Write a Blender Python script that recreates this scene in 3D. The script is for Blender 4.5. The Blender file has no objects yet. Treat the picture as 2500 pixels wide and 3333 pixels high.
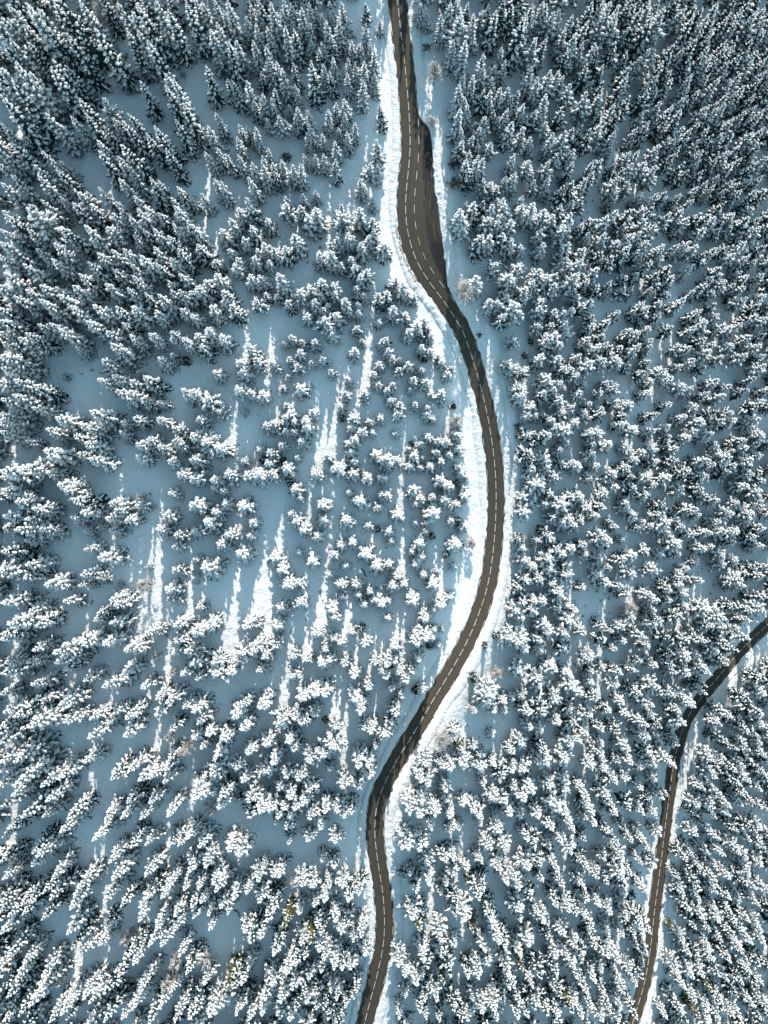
import bpy, math, random
import numpy as np
from math import sin, cos, pi, sqrt, radians, atan, tan

# ------------------------------------------------------------------ camera, sky, sun, exposure
scene = bpy.context.scene
COL = scene.collection
FS = 2219.9                      # focal length in photograph pixels (2500 x 3333)
HC = 221.0                       # the drone's height over the middle of the main road
TILT = atan(51.0 / FS)
cam_data = bpy.data.cameras.new('camera')
cam = bpy.data.objects.new('camera', cam_data)
COL.objects.link(cam)
cam_data.sensor_fit = 'VERTICAL'
cam_data.sensor_height = 36.0
cam_data.lens = 36.0 * FS / 3333.0
cam_data.clip_start = 1.0
cam_data.clip_end = 6000.0
cam.location = (0, 0, HC)
cam.rotation_euler = (TILT, 0, 0)
scene.camera = cam

SUN_EL = radians(22.0)
SUN_AZ = radians(4.0)            # clockwise from +Y (the top of the picture)
world = bpy.data.worlds.new('World')
scene.world = world
world.use_nodes = True
wn, wl = world.node_tree.nodes, world.node_tree.links
for n in list(wn):
    wn.remove(n)
w_out = wn.new('ShaderNodeOutputWorld')
w_bg = wn.new('ShaderNodeBackground')
w_sky = wn.new('ShaderNodeTexSky')
w_sky.sky_type = 'NISHITA'
w_sky.sun_disc = False
w_sky.sun_elevation = SUN_EL
w_sky.sun_rotation = SUN_AZ
w_sky.altitude = 1200
w_tint = wn.new('ShaderNodeHueSaturation')
w_tint.inputs['Hue'].default_value = 0.458
w_tint.inputs['Saturation'].default_value = 0.95
wl.new(w_sky.outputs[0], w_tint.inputs['Color'])
wl.new(w_tint.outputs[0], w_bg.inputs['Color'])
w_bg.inputs['Strength'].default_value = 0.14
wl.new(w_bg.outputs[0], w_out.inputs['Surface'])

sun_data = bpy.data.lights.new('sun', 'SUN')
sun_data.energy = 4.0
sun_data.angle = radians(0.5)
sun_data.color = (1.0, 0.93, 0.84)
sun = bpy.data.objects.new('sun', sun_data)
COL.objects.link(sun)
sun.rotation_euler = (-(pi / 2 - SUN_EL), 0, -SUN_AZ)
scene.view_settings.view_transform = 'Standard'
scene.view_settings.look = 'None'
scene.view_settings.gamma = 1.0
scene.view_settings.use_curve_mapping = False
scene.view_settings.exposure = 1.0
scene.cycles.max_bounces = 5
scene.cycles.diffuse_bounces = 3

rng = random.Random(7)
nrng = np.random.default_rng(11)

# ------------------------------------------------------------------ small helpers
def vnoise(x, y, seed=0):
    """smooth value noise in 0..1 for numpy arrays"""
    x = np.asarray(x, float); y = np.asarray(y, float)
    xi = np.floor(x); yi = np.floor(y)
    fx = x - xi; fy = y - yi
    fx = fx * fx * (3 - 2 * fx); fy = fy * fy * (3 - 2 * fy)
    def h(a, b):
        v = np.sin(a * 127.1 + b * 311.7 + seed * 74.7) * 43758.5453
        return v - np.floor(v)
    return (h(xi, yi) * (1 - fx) + h(xi + 1, yi) * fx) * (1 - fy) + (h(xi, yi + 1) * (1 - fx) + h(xi + 1, yi + 1) * fx) * fy

def sstep(a, b, x):
    t = np.clip((x - a) / (b - a), 0, 1)
    return t * t * (3 - 2 * t)

def link_mesh(name, verts, faces, mat, parent=None, smooth=True, attrs=None):
    me = bpy.data.meshes.new(name)
    me.from_pydata([tuple(v) for v in verts], [], [tuple(f) for f in faces])
    me.validate()
    me.update()
    for k, arr in (attrs or {}).items():
        a = me.attributes.new(k, 'FLOAT', 'POINT')
        a.data.foreach_set('value', np.asarray(arr, dtype=np.float32))
    if smooth:
        me.polygons.foreach_set('use_smooth', [True] * len(me.polygons))
    if mat:
        me.materials.append(mat)
    o = bpy.data.objects.new(name, me)
    COL.objects.link(o)
    if parent:
        o.parent = parent
    return o

def tag(o, label=None, cat=None, group=None, kind=None):
    if label: o['label'] = label
    if cat: o['category'] = cat
    if group: o['group'] = group
    if kind: o['kind'] = kind
    return o

def empty(name, loc):
    o = bpy.data.objects.new(name, None)
    o.empty_display_size = 0.5
    COL.objects.link(o)
    o.location = loc
    return o

# ------------------------------------------------------------------ materials
def new_mat(name):
    m = bpy.data.materials.new(name)
    m.use_nodes = True
    nt = m.node_tree
    for n in list(nt.nodes):
        nt.nodes.remove(n)
    out = nt.nodes.new('ShaderNodeOutputMaterial')
    b = nt.nodes.new('ShaderNodeBsdfPrincipled')
    nt.links.new(b.outputs[0], out.inputs[0])
    return m, nt, b

def N(nt, t, **kw):
    n = nt.nodes.new(t)
    for k, v in kw.items():
        if k in n.inputs:
            n.inputs[k].default_value = v
        else:
            setattr(n, k, v)
    return n

def mixc(nt, fac, a, b):
    n = nt.nodes.new('ShaderNodeMix')
    n.data_type = 'RGBA'
    for sock, v in ((n.inputs[0], fac), (n.inputs[6], a), (n.inputs[7], b)):
        if isinstance(v, (tuple, list)):
            sock.default_value = (v[0], v[1], v[2], 1)
        elif isinstance(v, (int, float)):
            sock.default_value = v
        else:
            nt.links.new(v, sock)
    return n.outputs[2]

def mrange(nt, v, a, b, c=0.0, d=1.0):
    n = nt.nodes.new('ShaderNodeMapRange')
    n.interpolation_type = 'SMOOTHSTEP'
    nt.links.new(v, n.inputs[0])
    n.inputs[1].default_value = a; n.inputs[2].default_value = b
    n.inputs[3].default_value = c; n.inputs[4].default_value = d
    return n.outputs[0]

def mth(nt, op, a, b=None):
    n = nt.nodes.new('ShaderNodeMath')
    n.operation = op
    for i, v in enumerate((a, b)):
        if v is None: continue
        if isinstance(v, (int, float)): n.inputs[i].default_value = v
        else: nt.links.new(v, n.inputs[i])
    return n.outputs[0]

def noise(nt, scale, detail=3, rough=0.55, vec=None):
    n = nt.nodes.new('ShaderNodeTexNoise')
    n.inputs['Scale'].default_value = scale
    n.inputs['Detail'].default_value = detail
    n.inputs['Roughness'].default_value = rough
    if vec is not None:
        nt.links.new(vec, n.inputs['Vector'])
    return n.outputs[0]

def attr(nt, name):
    n = nt.nodes.new('ShaderNodeAttribute')
    n.attribute_name = name
    return n.outputs['Fac']

def bump(nt, b, h, dist, strength=1.0):
    n = nt.nodes.new('ShaderNodeBump')
    n.inputs['Distance'].default_value = dist
    n.inputs['Strength'].default_value = strength
    nt.links.new(h, n.inputs['Height'])
    nt.links.new(n.outputs[0], b.inputs['Normal'])

def objco(nt):
    return nt.nodes.new('ShaderNodeTexCoord').outputs['Object']

SNOW = (0.86, 0.875, 0.89)
# lying snow: fine grain, wind relief, scattered needles and twigs
M_GROUND, nt, b = new_mat('lying_snow')
co = objco(nt)
speck = mrange(nt, noise(nt, 1.9, 2, 0.7, co), 0.72, 0.80)
litter = mth(nt, 'MULTIPLY', speck, mrange(nt, noise(nt, 0.09, 2, 0.5, co), 0.45, 0.65))
c = mixc(nt, noise(nt, 0.5, 4, 0.6, co), (0.82, 0.84, 0.865), (0.88, 0.89, 0.90))
c = mixc(nt, mth(nt, 'MULTIPLY', litter, 0.55), c, (0.16, 0.14, 0.11))
nt.links.new(c, b.inputs['Base Color'])
b.inputs['Roughness'].default_value = 0.7
b.inputs['Specular IOR Level'].default_value = 0.2
hh = mth(nt, 'ADD', mth(nt, 'MULTIPLY', noise(nt, 0.35, 5, 0.6, co), 1.0), mth(nt, 'MULTIPLY', noise(nt, 2.2, 3, 0.6, co), 0.25))
bump(nt, b, hh, 0.55)

# ploughed snow bank, dirty near the asphalt
M_BANK, nt, b = new_mat('ploughed_snow')
co = objco(nt)
d_in = attr(nt, 'dirt')
n1 = noise(nt, 1.1, 4, 0.65, co)
dirt = mrange(nt, mth(nt, 'ADD', d_in, mth(nt, 'MULTIPLY', n1, 0.9)), 0.80, 1.10)
n2 = mrange(nt, noise(nt, 2.6, 3, 0.7, co), 0.60, 0.72)
c = mixc(nt, mth(nt, 'MULTIPLY', n2, 0.28), (0.87, 0.88, 0.89), (0.50, 0.50, 0.50))
c = mixc(nt, dirt, c, (0.12, 0.105, 0.09))
nt.links.new(c, b.inputs['Base Color'])
b.inputs['Roughness'].default_value = 0.75
b.inputs['Specular IOR Level'].default_value = 0.2
bump(nt, b, noise(nt, 2.4, 4, 0.65, co), 0.5)

# asphalt
M_ROAD, nt, b = new_mat('asphalt')
co = objco(nt)
off = attr(nt, 'across'); wet = attr(nt, 'wet'); sta = attr(nt, 'along')
grain = noise(nt, 7.0, 4, 0.7, co)
blot = noise(nt, 0.16, 4, 0.6, co)
c = mixc(nt, grain, (0.052, 0.042, 0.032), (0.094, 0.076, 0.058))
c = mixc(nt, mth(nt, 'MULTIPLY', mrange(nt, blot, 0.35, 0.7), 0.35), c, (0.052, 0.045, 0.038))
track = mth(nt, 'COSINE', mth(nt, 'MULTIPLY', mth(nt, 'SUBTRACT', mth(nt, 'ABSOLUTE', off), 0.75), 4.0))
c = mixc(nt, mth(nt, 'MULTIPLY', mrange(nt, track, -0.2, 1.0), 0.22), c, (0.040, 0.034, 0.028))
# long streaks along the direction of travel
cmb = nt.nodes.new('ShaderNodeCombineXYZ')
nt.links.new(mth(nt, 'MULTIPLY', off, 1.6), cmb.inputs[0])
nt.links.new(mth(nt, 'MULTIPLY', sta, 0.10), cmb.inputs[1])
streak = noise(nt, 1.0, 4, 0.65, cmb.outputs[0])
c = mixc(nt, mth(nt, 'MULTIPLY', mrange(nt, streak, 0.45, 0.75), 0.22), c, (0.125, 0.110, 0.095))
wetm = mrange(nt, mth(nt, 'ADD', wet, mth(nt, 'MULTIPLY', mth(nt, 'SUBTRACT', streak, 0.5), 1.5)), 0.42, 0.62)
c = mixc(nt, wetm, c, (0.026, 0.024, 0.024))
rem = mth(nt, 'MULTIPLY', mrange(nt, wet, 0.15, 0.5), mrange(nt, streak, 0.66, 0.72))
c = mixc(nt, mth(nt, 'MULTIPLY', rem, 0.6), c, (0.42, 0.42, 0.42))
nt.links.new(c, b.inputs['Base Color'])
b.inputs['Roughness'].default_value = 0.85
b.inputs['Specular IOR Level'].default_value = 0.25
bump(nt, b, grain, 0.03)

# road paint, worn
def paint(name, col):
    m, nt, b = new_mat(name)
    co = objco(nt)
    c = mixc(nt, mrange(nt, noise(nt, 9.0, 3, 0.7, co), 0.55, 0.75), col, (0.22, 0.20, 0.18))
    nt.links.new(c, b.inputs['Base Color'])
    b.inputs['Roughness'].default_value = 0.7
    return m
M_PAINT = paint('white_road_paint', (0.80, 0.79, 0.76))
M_PAINT_Y = paint('yellowed_road_paint', (0.78, 0.68, 0.30))

# conifer needles, bark, snow lying on the boughs
def needle(name, a, bcol, lo=0.50, hi=0.80, frost=(0.13, 0.165, 0.175)):
    m, nt, b = new_mat(name)
    oi = nt.nodes.new('ShaderNodeObjectInfo')
    co = objco(nt)
    c = mixc(nt, oi.outputs['Random'], a, bcol)
    c = mixc(nt, mrange(nt, noise(nt, 1.6, 3, 0.7, co), lo, hi), c, frost)
    nt.links.new(c, b.inputs['Base Color'])
    b.inputs['Roughness'].default_value = 0.75
    b.inputs['Specular IOR Level'].default_value = 0.2
    return m
M_NEEDLE = needle('spruce_needles', (0.008, 0.030, 0.036), (0.016, 0.038, 0.032))
M_FROSTED = needle('frosted_needles', (0.016, 0.036, 0.040), (0.028, 0.046, 0.042), 0.40, 0.66, (0.30, 0.345, 0.36))
M_OLIVE = needle('olive_needles', (0.060, 0.066, 0.016), (0.075, 0.076, 0.020))

M_SNOWLOAD, nt, b = new_mat('bough_snow')
co = objco(nt)
c = mixc(nt, mrange(nt, noise(nt, 2.3, 3, 0.7, co), 0.60, 0.78), (0.86, 0.87, 0.885), (0.50, 0.54, 0.54))
nt.links.new(c, b.inputs['Base Color'])
b.inputs['Roughness'].default_value = 0.75
b.inputs['Specular IOR Level'].default_value = 0.15
bump(nt, b, noise(nt, 4.0, 3, 0.6, co), 0.25)

M_BARK, nt, b = new_mat('bark')
co = objco(nt)
c = mixc(nt, noise(nt, 3.0, 4, 0.7, co), (0.045, 0.035, 0.028), (0.11, 0.085, 0.065))
nt.links.new(c, b.inputs['Base Color'])
b.inputs['Roughness'].default_value = 0.9

M_FROST, nt, b = new_mat('frosted_twigs')
co = objco(nt)
c = mixc(nt, noise(nt, 0.9, 3, 0.7, co), (0.34, 0.30, 0.28), (0.80, 0.77, 0.76))
nt.links.new(c, b.inputs['Base Color'])
b.inputs['Roughness'].default_value = 0.85

M_SCRUB, nt, b = new_mat('dark_twigs')
co = objco(nt)
c = mixc(nt, noise(nt, 1.3, 3, 0.7, co), (0.035, 0.045, 0.045), (0.17, 0.17, 0.16))
nt.links.new(c, b.inputs['Base Color'])
b.inputs['Roughness'].default_value = 0.9

M_POST, nt, b = new_mat('post_plastic')
co = objco(nt)
sep = nt.nodes.new('ShaderNodeSeparateXYZ'); nt.links.new(co, sep.inputs[0])
c = mixc(nt, mrange(nt, noise(nt, 6.0, 2, 0.5, co), 0.4, 0.7), (0.80, 0.80, 0.78), (0.62, 0.61, 0.58))
nt.links.new(c, b.inputs['Base Color'])
b.inputs['Roughness'].default_value = 0.5

# ------------------------------------------------------------------ hillside
def zbase(x, y):
    x = np.asarray(x, float); y = np.asarray(y, float)
    ax = np.abs(x)
    xe = np.sign(x) * np.where(ax < 170, ax, 170 + 120 * (1 - np.exp(-(np.maximum(ax, 170) - 170) / 120)))
    ay = np.abs(y)
    ye = np.sign(y) * np.where(ay < 220, ay, 220 + 120 * (1 - np.exp(-(np.maximum(ay, 220) - 220) / 120)))
    soft = 14.0 * np.log1p(np.exp(np.clip((xe - 25.0) / 14.0, -40, 40)))
    z = 8.0 - 0.20 * xe - 0.20 * soft + 0.055 * ye
    z = z + 3.0 * (vnoise(x / 46.0, y / 60.0, 3) - 0.5) + 1.1 * (vnoise(x / 17.0, y / 21.0, 5) - 0.5)
    return z

ct, st = cos(TILT), sin(TILT)
def pix_ray(u, v):
    dx = (np.asarray(u, float) - 1250.0) / FS
    dy = (1666.5 - np.asarray(v, float)) / FS
    return dx, dy * ct + st, dy * st - ct          # world direction

def pix_to_surface(u, v, hfun, add=0.0):
    dx, dy, dz = pix_ray(u, v)
    z = np.zeros_like(dx) + add
    for _ in range(40):
        t = (z - HC) / dz
        z = 0.5 * z + 0.5 * (hfun(t * dx, t * dy) + add)
    t = (z - HC) / dz
    return t * dx, t * dy, z

def project(x, y, z):
    zc = z - HC
    yc = y * ct + zc * st
    dc = -(-y * st + zc * ct)
    return 1250.0 + FS * x / dc, 1666.5 - FS * yc / dc, dc

MAIN_PX = [(1278,-150),(1286,-70),(1294,0),(1303,90),(1315,181),(1323.5,271),(1331,362),(1335,452),(1334,497),(1330.6,542.5),(1325.7,588),(1321.6,633),(1320.3,678),(1323,723),(1331,768.5),(1344,814),(1363,859),(1390,904),(1419,945),(1447.8,984),(1487,1046.3),(1508,1084),(1531.8,1149.8),(1563.7,1255.7),(1588.6,1361.7),(1605.5,1469),(1612.4,1542.3),(1614.7,1614),(1614.2,1649.8),(1611,1723.4),(1604.5,1795.5),(1595,1867),(1580.6,1930),(1568,1970),(1542.5,2037.5),(1512.5,2103),(1478,2165.6),(1442.5,2225),(1404.4,2287.5),(1368.8,2350),(1331,2412.5),(1293.8,2472),(1262,2531),(1244.5,2569),(1232.5,2603),(1224,2640),(1220.6,2675),(1220,2712.5),(1222.5,2746),(1227,2784),(1233,2825),(1238.8,2859),(1244.4,2893.8),(1248.8,2937.5),(1251.5,2981),(1251.5,3018.8),(1248.8,3064),(1242.5,3106),(1233.5,3147),(1223.8,3188),(1212.5,3230),(1198,3285),(1187,3330),(1172,3400),(1158,3480)]
SIDE_PX = [(2760,1750),(2680,1840),(2600,1930),(2550,1982),(2500,2031),(2468,2060),(2435,2094),(2400,2131),(2362,2175),(2325,2219),(2294,2256),(2265,2296),(2240.6,2337),(2222,2381),(2209,2425),(2197,2469),(2189,2512),(2182.5,2562.5),(2175,2619),(2167.5,2675),(2159,2737.5),(2152,2794),(2144,2856),(2135.6,2925),(2127,2994),(2120.6,3056),(2112.5,3112.5),(2103,3169),(2090.6,3225),(2076,3275),(2060,3328),(2040,3390),(2015,3460)]

def smooth_line(px, step):
    p = np.array(px, float)
    x, y, z = pix_to_surface(p[:, 0], p[:, 1], zbase)
    P = np.stack([x, y], 1)
    # Catmull-Rom
    Q = []
    for i in range(len(P) - 1):
        p0 = P[max(i - 1, 0)]; p1 = P[i]; p2 = P[i + 1]; p3 = P[min(i + 2, len(P) - 1)]
        for t in np.linspace(0, 1, 8, endpoint=False):
            Q.append(0.5 * ((2 * p1) + (-p0 + p2) * t + (2 * p0 - 5 * p1 + 4 * p2 - p3) * t * t + (-p0 + 3 * p1 - 3 * p2 + p3) * t ** 3))
    Q.append(P[-1]); Q = np.array(Q)
    for _ in range(6):
        Q[1:-1] = 0.25 * Q[:-2] + 0.5 * Q[1:-1] + 0.25 * Q[2:]
    s = np.concatenate([[0], np.cumsum(np.linalg.norm(np.diff(Q, axis=0), axis=1))])
    S = np.arange(0, s[-1], step)
    R = np.stack([np.interp(S, s, Q[:, 0]), np.interp(S, s, Q[:, 1])], 1)
    zz = zbase(R[:, 0], R[:, 1])
    k = int(30 / step)
    pad = np.pad(zz, k, mode='reflect', reflect_type='odd')
    ker = np.hanning(2 * k + 1); ker /= ker.sum()
    zz = np.convolve(pad, ker, 'valid')
    T = np.gradient(R, axis=0)
    T /= np.linalg.norm(T, axis=1)[:, None]
    Nn = np.stack([T[:, 1], -T[:, 0]], 1)        # to the right when travelling down the picture is -x; see below
    return dict(P=R, z=zz, S=S, T=T, N=Nn)

STEP = 0.8
main = smooth_line(MAIN_PX, STEP)
side = smooth_line(SIDE_PX, STEP)
# both lines run down the picture, so the picture's right is the left of travel: flip the normal to point to +x
for r in (main, side):
    r['N'] = -r['N']
main['hl'] = np.full(len(main['S']), 3.0); main['hr'] = np.full(len(main['S']), 3.0)
side['hl'] = np.full(len(side['S']), 2.55); side['hr'] = np.full(len(side['S']), 2.55)

def nearest(r, x, y):
    x = np.asarray(x, float).ravel(); y = np.asarray(y, float).ravel()
    idx = np.empty(len(x), int)
    P = r['P'].astype(np.float32)
    for a in range(0, len(x), 20000):
        d = (x[a:a + 20000, None].astype(np.float32) - P[None, :, 0]) ** 2
        d += (y[a:a + 20000, None].astype(np.float32) - P[None, :, 1]) ** 2
        idx[a:a + 20000] = d.argmin(1)
    dx = x - r['P'][idx, 0]; dy = y - r['P'][idx, 1]
    s = dx * r['N'][idx, 0] + dy * r['N'][idx, 1]
    t = dx * r['T'][idx, 0] + dy * r['T'][idx, 1]
    return idx, s, t

# the lay-by: the right edge of the asphalt as the photograph shows it
LAY = [(360,790),(366,830),(384,885),(428,925),(442,960),(450,1050),(456,1100),(462,1200),(468,1300),(479,1400),(495,1500),(508,1600),(521,1700),(540,1800),(556,1900),(570,2000),(578,2060),(592,2105),(618,2170),(645,2230)]
lp = np.array([(1200 + a / 2.212, bb / 2.212) for a, bb in LAY])
lx, ly, lz = pix_to_surface(lp[:, 0], lp[:, 1], zbase)
li, ls, ltt = nearest(main, lx, ly)
o_ = np.argsort(li)
hr = np.interp(np.arange(len(main['S'])), li[o_], ls[o_], left=3.0, right=3.0)
main['hr'] = np.maximum(hr, 3.0)
kk = np.hanning(7); kk /= kk.sum()
main['hr'] = np.convolve(np.pad(main['hr'], 3, mode='edge'), kk, 'valid')
main['lay'] = np.maximum(main['hr'] - 3.0, 0)

def excess(r, x, y):
    idx, s, t = nearest(r, x, y)
    e = np.where(s > 0, s - r['hr'][idx], -s - r['hl'][idx])
    e = np.maximum(e, np.maximum(np.abs(t) - 1.0, -9))
    return idx, s, e

def hgt(x, y):
    shp = np.shape(x)
    X = np.asarray(x, float).ravel(); Y = np.asarray(y, float).ravel()
    z = zbase(X, Y)
    for r in (main, side):
        idx, s, e = excess(r, X, Y)
        w = sstep(1.0, 11.0, e)
        z = r['z'][idx] * (1 - w) + z * w
        z = z - 0.22 * (1 - sstep(0.2, 1.6, e))
    return z.reshape(shp)

def axis(lo, hi, step, far):
    core = np.arange(lo, hi + step, step)
    g = step * 1.35 ** np.arange(1, 40)
    g = np.cumsum(g); g = g[g < far]
    return np.concatenate([lo - g[::-1], core, hi + g])
gx = axis(-150, 185, 0.85, 2600); gy = axis(-205, 205, 0.85, 2600)
GX, GY = np.meshgrid(gx, gy)
GZ = hgt(GX, GY) + 0.14 * (vnoise(GX / 2.6, GY / 2.6, 9) - 0.5) + 0.10 * (vnoise(GX / 1.1, GY / 1.1, 12) - 0.5) * (np.abs(GX) < 190)
nx_, ny_ = len(gx), len(gy)
gv = np.stack([GX.ravel(), GY.ravel(), GZ.ravel()], 1)
ii = (np.arange(ny_ - 1)[:, None] * nx_ + np.arange(nx_ - 1)[None, :]).ravel()
gf = np.stack([ii, ii + 1, ii + 1 + nx_, ii + nx_], 1)
me = bpy.data.meshes.new('snowy_ground')
me.vertices.add(len(gv)); me.vertices.foreach_set('co', gv.ravel())
me.loops.add(gf.size); me.loops.foreach_set('vertex_index', gf.ravel().astype(np.int32))
me.polygons.add(len(gf)); me.polygons.foreach_set('loop_start', np.arange(0, gf.size, 4, dtype=np.int32))
me.polygons.foreach_set('loop_total', np.full(len(gf), 4, dtype=np.int32))
me.update(); me.validate()
me.polygons.foreach_set('use_smooth', [True] * len(me.polygons))
me.materials.append(M_GROUND)
ground = bpy.data.objects.new('snowy_ground', me)
COL.objects.link(ground)
tag(ground, 'snow covered hillside falling away to the right under the forest', kind='structure')

# ------------------------------------------------------------------ roads
def road_mesh(name, r, wet=None):
    n = len(r['S'])
    fr = np.linspace(-1, 1, 17)
    V = []; across = []; along = []; wt = []
    for i in range(n):
        for f in fr:
            o = f * (r['hr'][i] if f > 0 else r['hl'][i])
            x, y = r['P'][i] + r['N'][i] * o
            V.append((x, y, r['z'][i] + 0.03 - 0.012 * abs(o)))
            across.append(o); along.append(r['S'][i]); wt.append(wet(i, o) if wet else 0.0)
    m = len(fr)
    F = [(i * m + j, (i + 1) * m + j, (i + 1) * m + j + 1, i * m + j + 1) for i in range(n - 1) for j in range(m - 1)]
    ob = link_mesh(name, V, F, M_ROAD, attrs=dict(across=across, along=along, wet=wt))
    return ob

def wet_main(i, o):
    lay = main['lay'][i]
    if lay < 0.4 or o < 2.2:
        return 0.0
    f = (o - 3.0) / max(lay, 0.5)
    u, v, _ = project(main['P'][i, 0], main['P'][i, 1], main['z'][i])
    a = sstep(0.15, 0.45, f)
    up = 1 - sstep(560, 620, v)          # strongest at the end nearest the overhanging tree
    mid = 0.55
    low = sstep(760, 840, v)
    k = max(up * 1.0, mid, low * 0.8)
    return float(a * k * 1.0)

main_road = road_mesh('main_road', main, wet_main)
tag(main_road, 'winding two lane asphalt road cleared of snow, with a lay-by', kind='structure')
side_road = road_mesh('lower_road', side)
tag(side_road, 'narrower asphalt road lower down the slope at the right', kind='structure')

def at_road(r, s, o, dz=0.0):
    i = np.interp(s, r['S'], np.arange(len(r['S'])))
    a = int(np.floor(i)); b_ = min(a + 1, len(r['S']) - 1); f = i - a
    P = r['P'][a] * (1 - f) + r['P'][b_] * f
    Nn = r['N'][a] * (1 - f) + r['N'][b_] * f
    z = r['z'][a] * (1 - f) + r['z'][b_] * f
    return (P[0] + Nn[0] * o, P[1] + Nn[1] * o, z + 0.034 - 0.012 * abs(o) + dz)

def dash(name, r, parent, s0, s1, o, w, mat):
    k = 4
    V = []; F = []
    of = o if callable(o) else (lambda s: o)
    for j in range(k + 1):
        s = s0 + (s1 - s0) * j / k
        V.append(at_road(r, s, of(s) - w / 2, 0.004)); V.append(at_road(r, s, of(s) + w / 2, 0.004))
    for j in range(k):
        F.append((2 * j, 2 * j + 2, 2 * j + 3, 2 * j + 1))
    return link_mesh(name, V, F, mat, parent)

def in_view(r, s, pad=60):
    x, y, z = at_road(r, s, 0)
    u, v, _ = project(x, y, z)
    return -pad < u < 2500 + pad and -pad < v < 3333 + pad

def mark(r, parent, half):
    L = r['S'][-1]
    s = 2.0
    while s < L - 4:
        if in_view(r, s):
            dash('centre_dash', r, parent, s, s + 2.6, 0.0, 0.13, M_PAINT_Y if rng.random() < 0.06 else M_PAINT)
        s += 3.54
    for sd in (-1, 1):
        s = 1.0 + 0.9 * sd
        while s < L - 5:
            if in_view(r, s):
                dash('edge_dash', r, parent, s, s + 2.6, sd * (half - 0.28), 0.11, M_PAINT_Y if rng.random() < 0.08 else M_PAINT)
            s += 5.3
mark(main, main_road, 3.0)
mark(side, side_road, 2.55)

# ploughed banks along both edges
def bank(name, r, sd, width, high, label, dirt_fn):
    S = np.arange(0, r['S'][-1] - 0.4, 0.4)
    E = np.array([0.0, 0.12, 0.35, 0.7, 1.1, 1.55, 2.1, 2.7, 3.3, 4.0]) / 4.0
    V = []; A = []
    idx = np.interp(S, r['S'], np.arange(len(r['S'])))
    h = np.interp(S, r['S'], r['hr'] if sd > 0 else r['hl'])
    P = np.stack([np.interp(S, r['S'], r['P'][:, k]) for k in (0, 1)], 1)
    Nn = np.stack([np.interp(S, r['S'], r['N'][:, k]) for k in (0, 1)], 1)
    rz = np.interp(S, r['S'], r['z'])
    wmod = width * (0.75 + 0.5 * vnoise(S / 9.0, S * 0 + sd, 21))
    jag = 0.5 * (vnoise(S / 1.3, S * 0 + sd * 3, 4) - 0.5) + 0.35 * (vnoise(S / 5.0, S * 0 + sd * 5, 6) - 0.5)
    cols = []
    for k, e in enumerate(E):
        d = h + e * wmod + jag * (1 - e) - 0.10
        x = P[:, 0] + Nn[:, 0] * d * sd; y = P[:, 1] + Nn[:, 1] * d * sd
        gz = hgt(x, y)
        lump = vnoise(x / 0.9, y / 0.9, 31) * 0.6 + vnoise(x / 0.45, y / 0.45, 33) * 0.4
        prof = sin(pi * min(1.0, e * 1.15 + 0.02)) ** 0.7 if e * 1.15 < 0.98 else 0.0
        z = np.maximum(gz, rz - 0.1 + 0 * gz) * (1 if e < 0.35 else 0) + gz * (0 if e < 0.35 else 1)
        z = z + high * prof * (0.35 + 1.0 * lump)
        if k == 0: z = rz + 0.012
        if k == 1: z = np.maximum(z, rz + 0.05 + 0.1 * lump)
        if k == len(E) - 1: z = gz - 0.35
        cols.append(np.stack([x, y, z], 1))
        A.append(np.array([dirt_fn(s, e) for s in S]))
    V = np.stack(cols, 1).reshape(-1, 3); A = np.stack(A, 1).ravel()
    m = len(E)
    F = [(i * m + j, (i + 1) * m + j, (i + 1) * m + j + 1, i * m + j + 1) for i in range(len(S) - 1) for j in range(m - 1)]
    o = link_mesh(name, V, F, M_BANK, attrs=dict(dirt=A))
    tag(o, label, kind='structure')
    return o
_vm = project(main['P'][:, 0], main['P'][:, 1], main['z'])[1]
def dirt_left(s, e):
    v = np.interp(s, main['S'], _vm)
    k = float(sstep(640, 740, v) * (1 - sstep(905, 950, v)))
    k2 = float(sstep(520, 560, v) * (1 - sstep(640, 680, v)))
    return 0.30 * max(0, 1 - e * 9) + k * 0.62 * max(0.0, 1 - abs(e - 0.22) * 3.0) + k2 * 0.25 * max(0, 1 - e * 4)
def dirt_right(s, e):
    return 0.22 * max(0, 1 - e * 9) + 0.16 * max(0, 1 - abs(e - 0.5) * 4)
bank('snow_bank', main, -1, 3.0, 0.45, 'ploughed snow bank along the left edge of the main road', dirt_left)
bank('snow_bank', main, 1, 4.2, 0.55, 'rough ploughed snow bank along the right edge of the main road', dirt_right)
bank('snow_bank', side, -1, 2.2, 0.30, 'thin snow bank between the lower road and the trees above it', lambda s, e: 0.25 * max(0, 1 - e * 9))
bank('snow_bank', side, 1, 3.0, 0.45, 'pale snow bank on the outer edge of the lower road', lambda s, e: 0.25 * max(0, 1 - e * 9))

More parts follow.
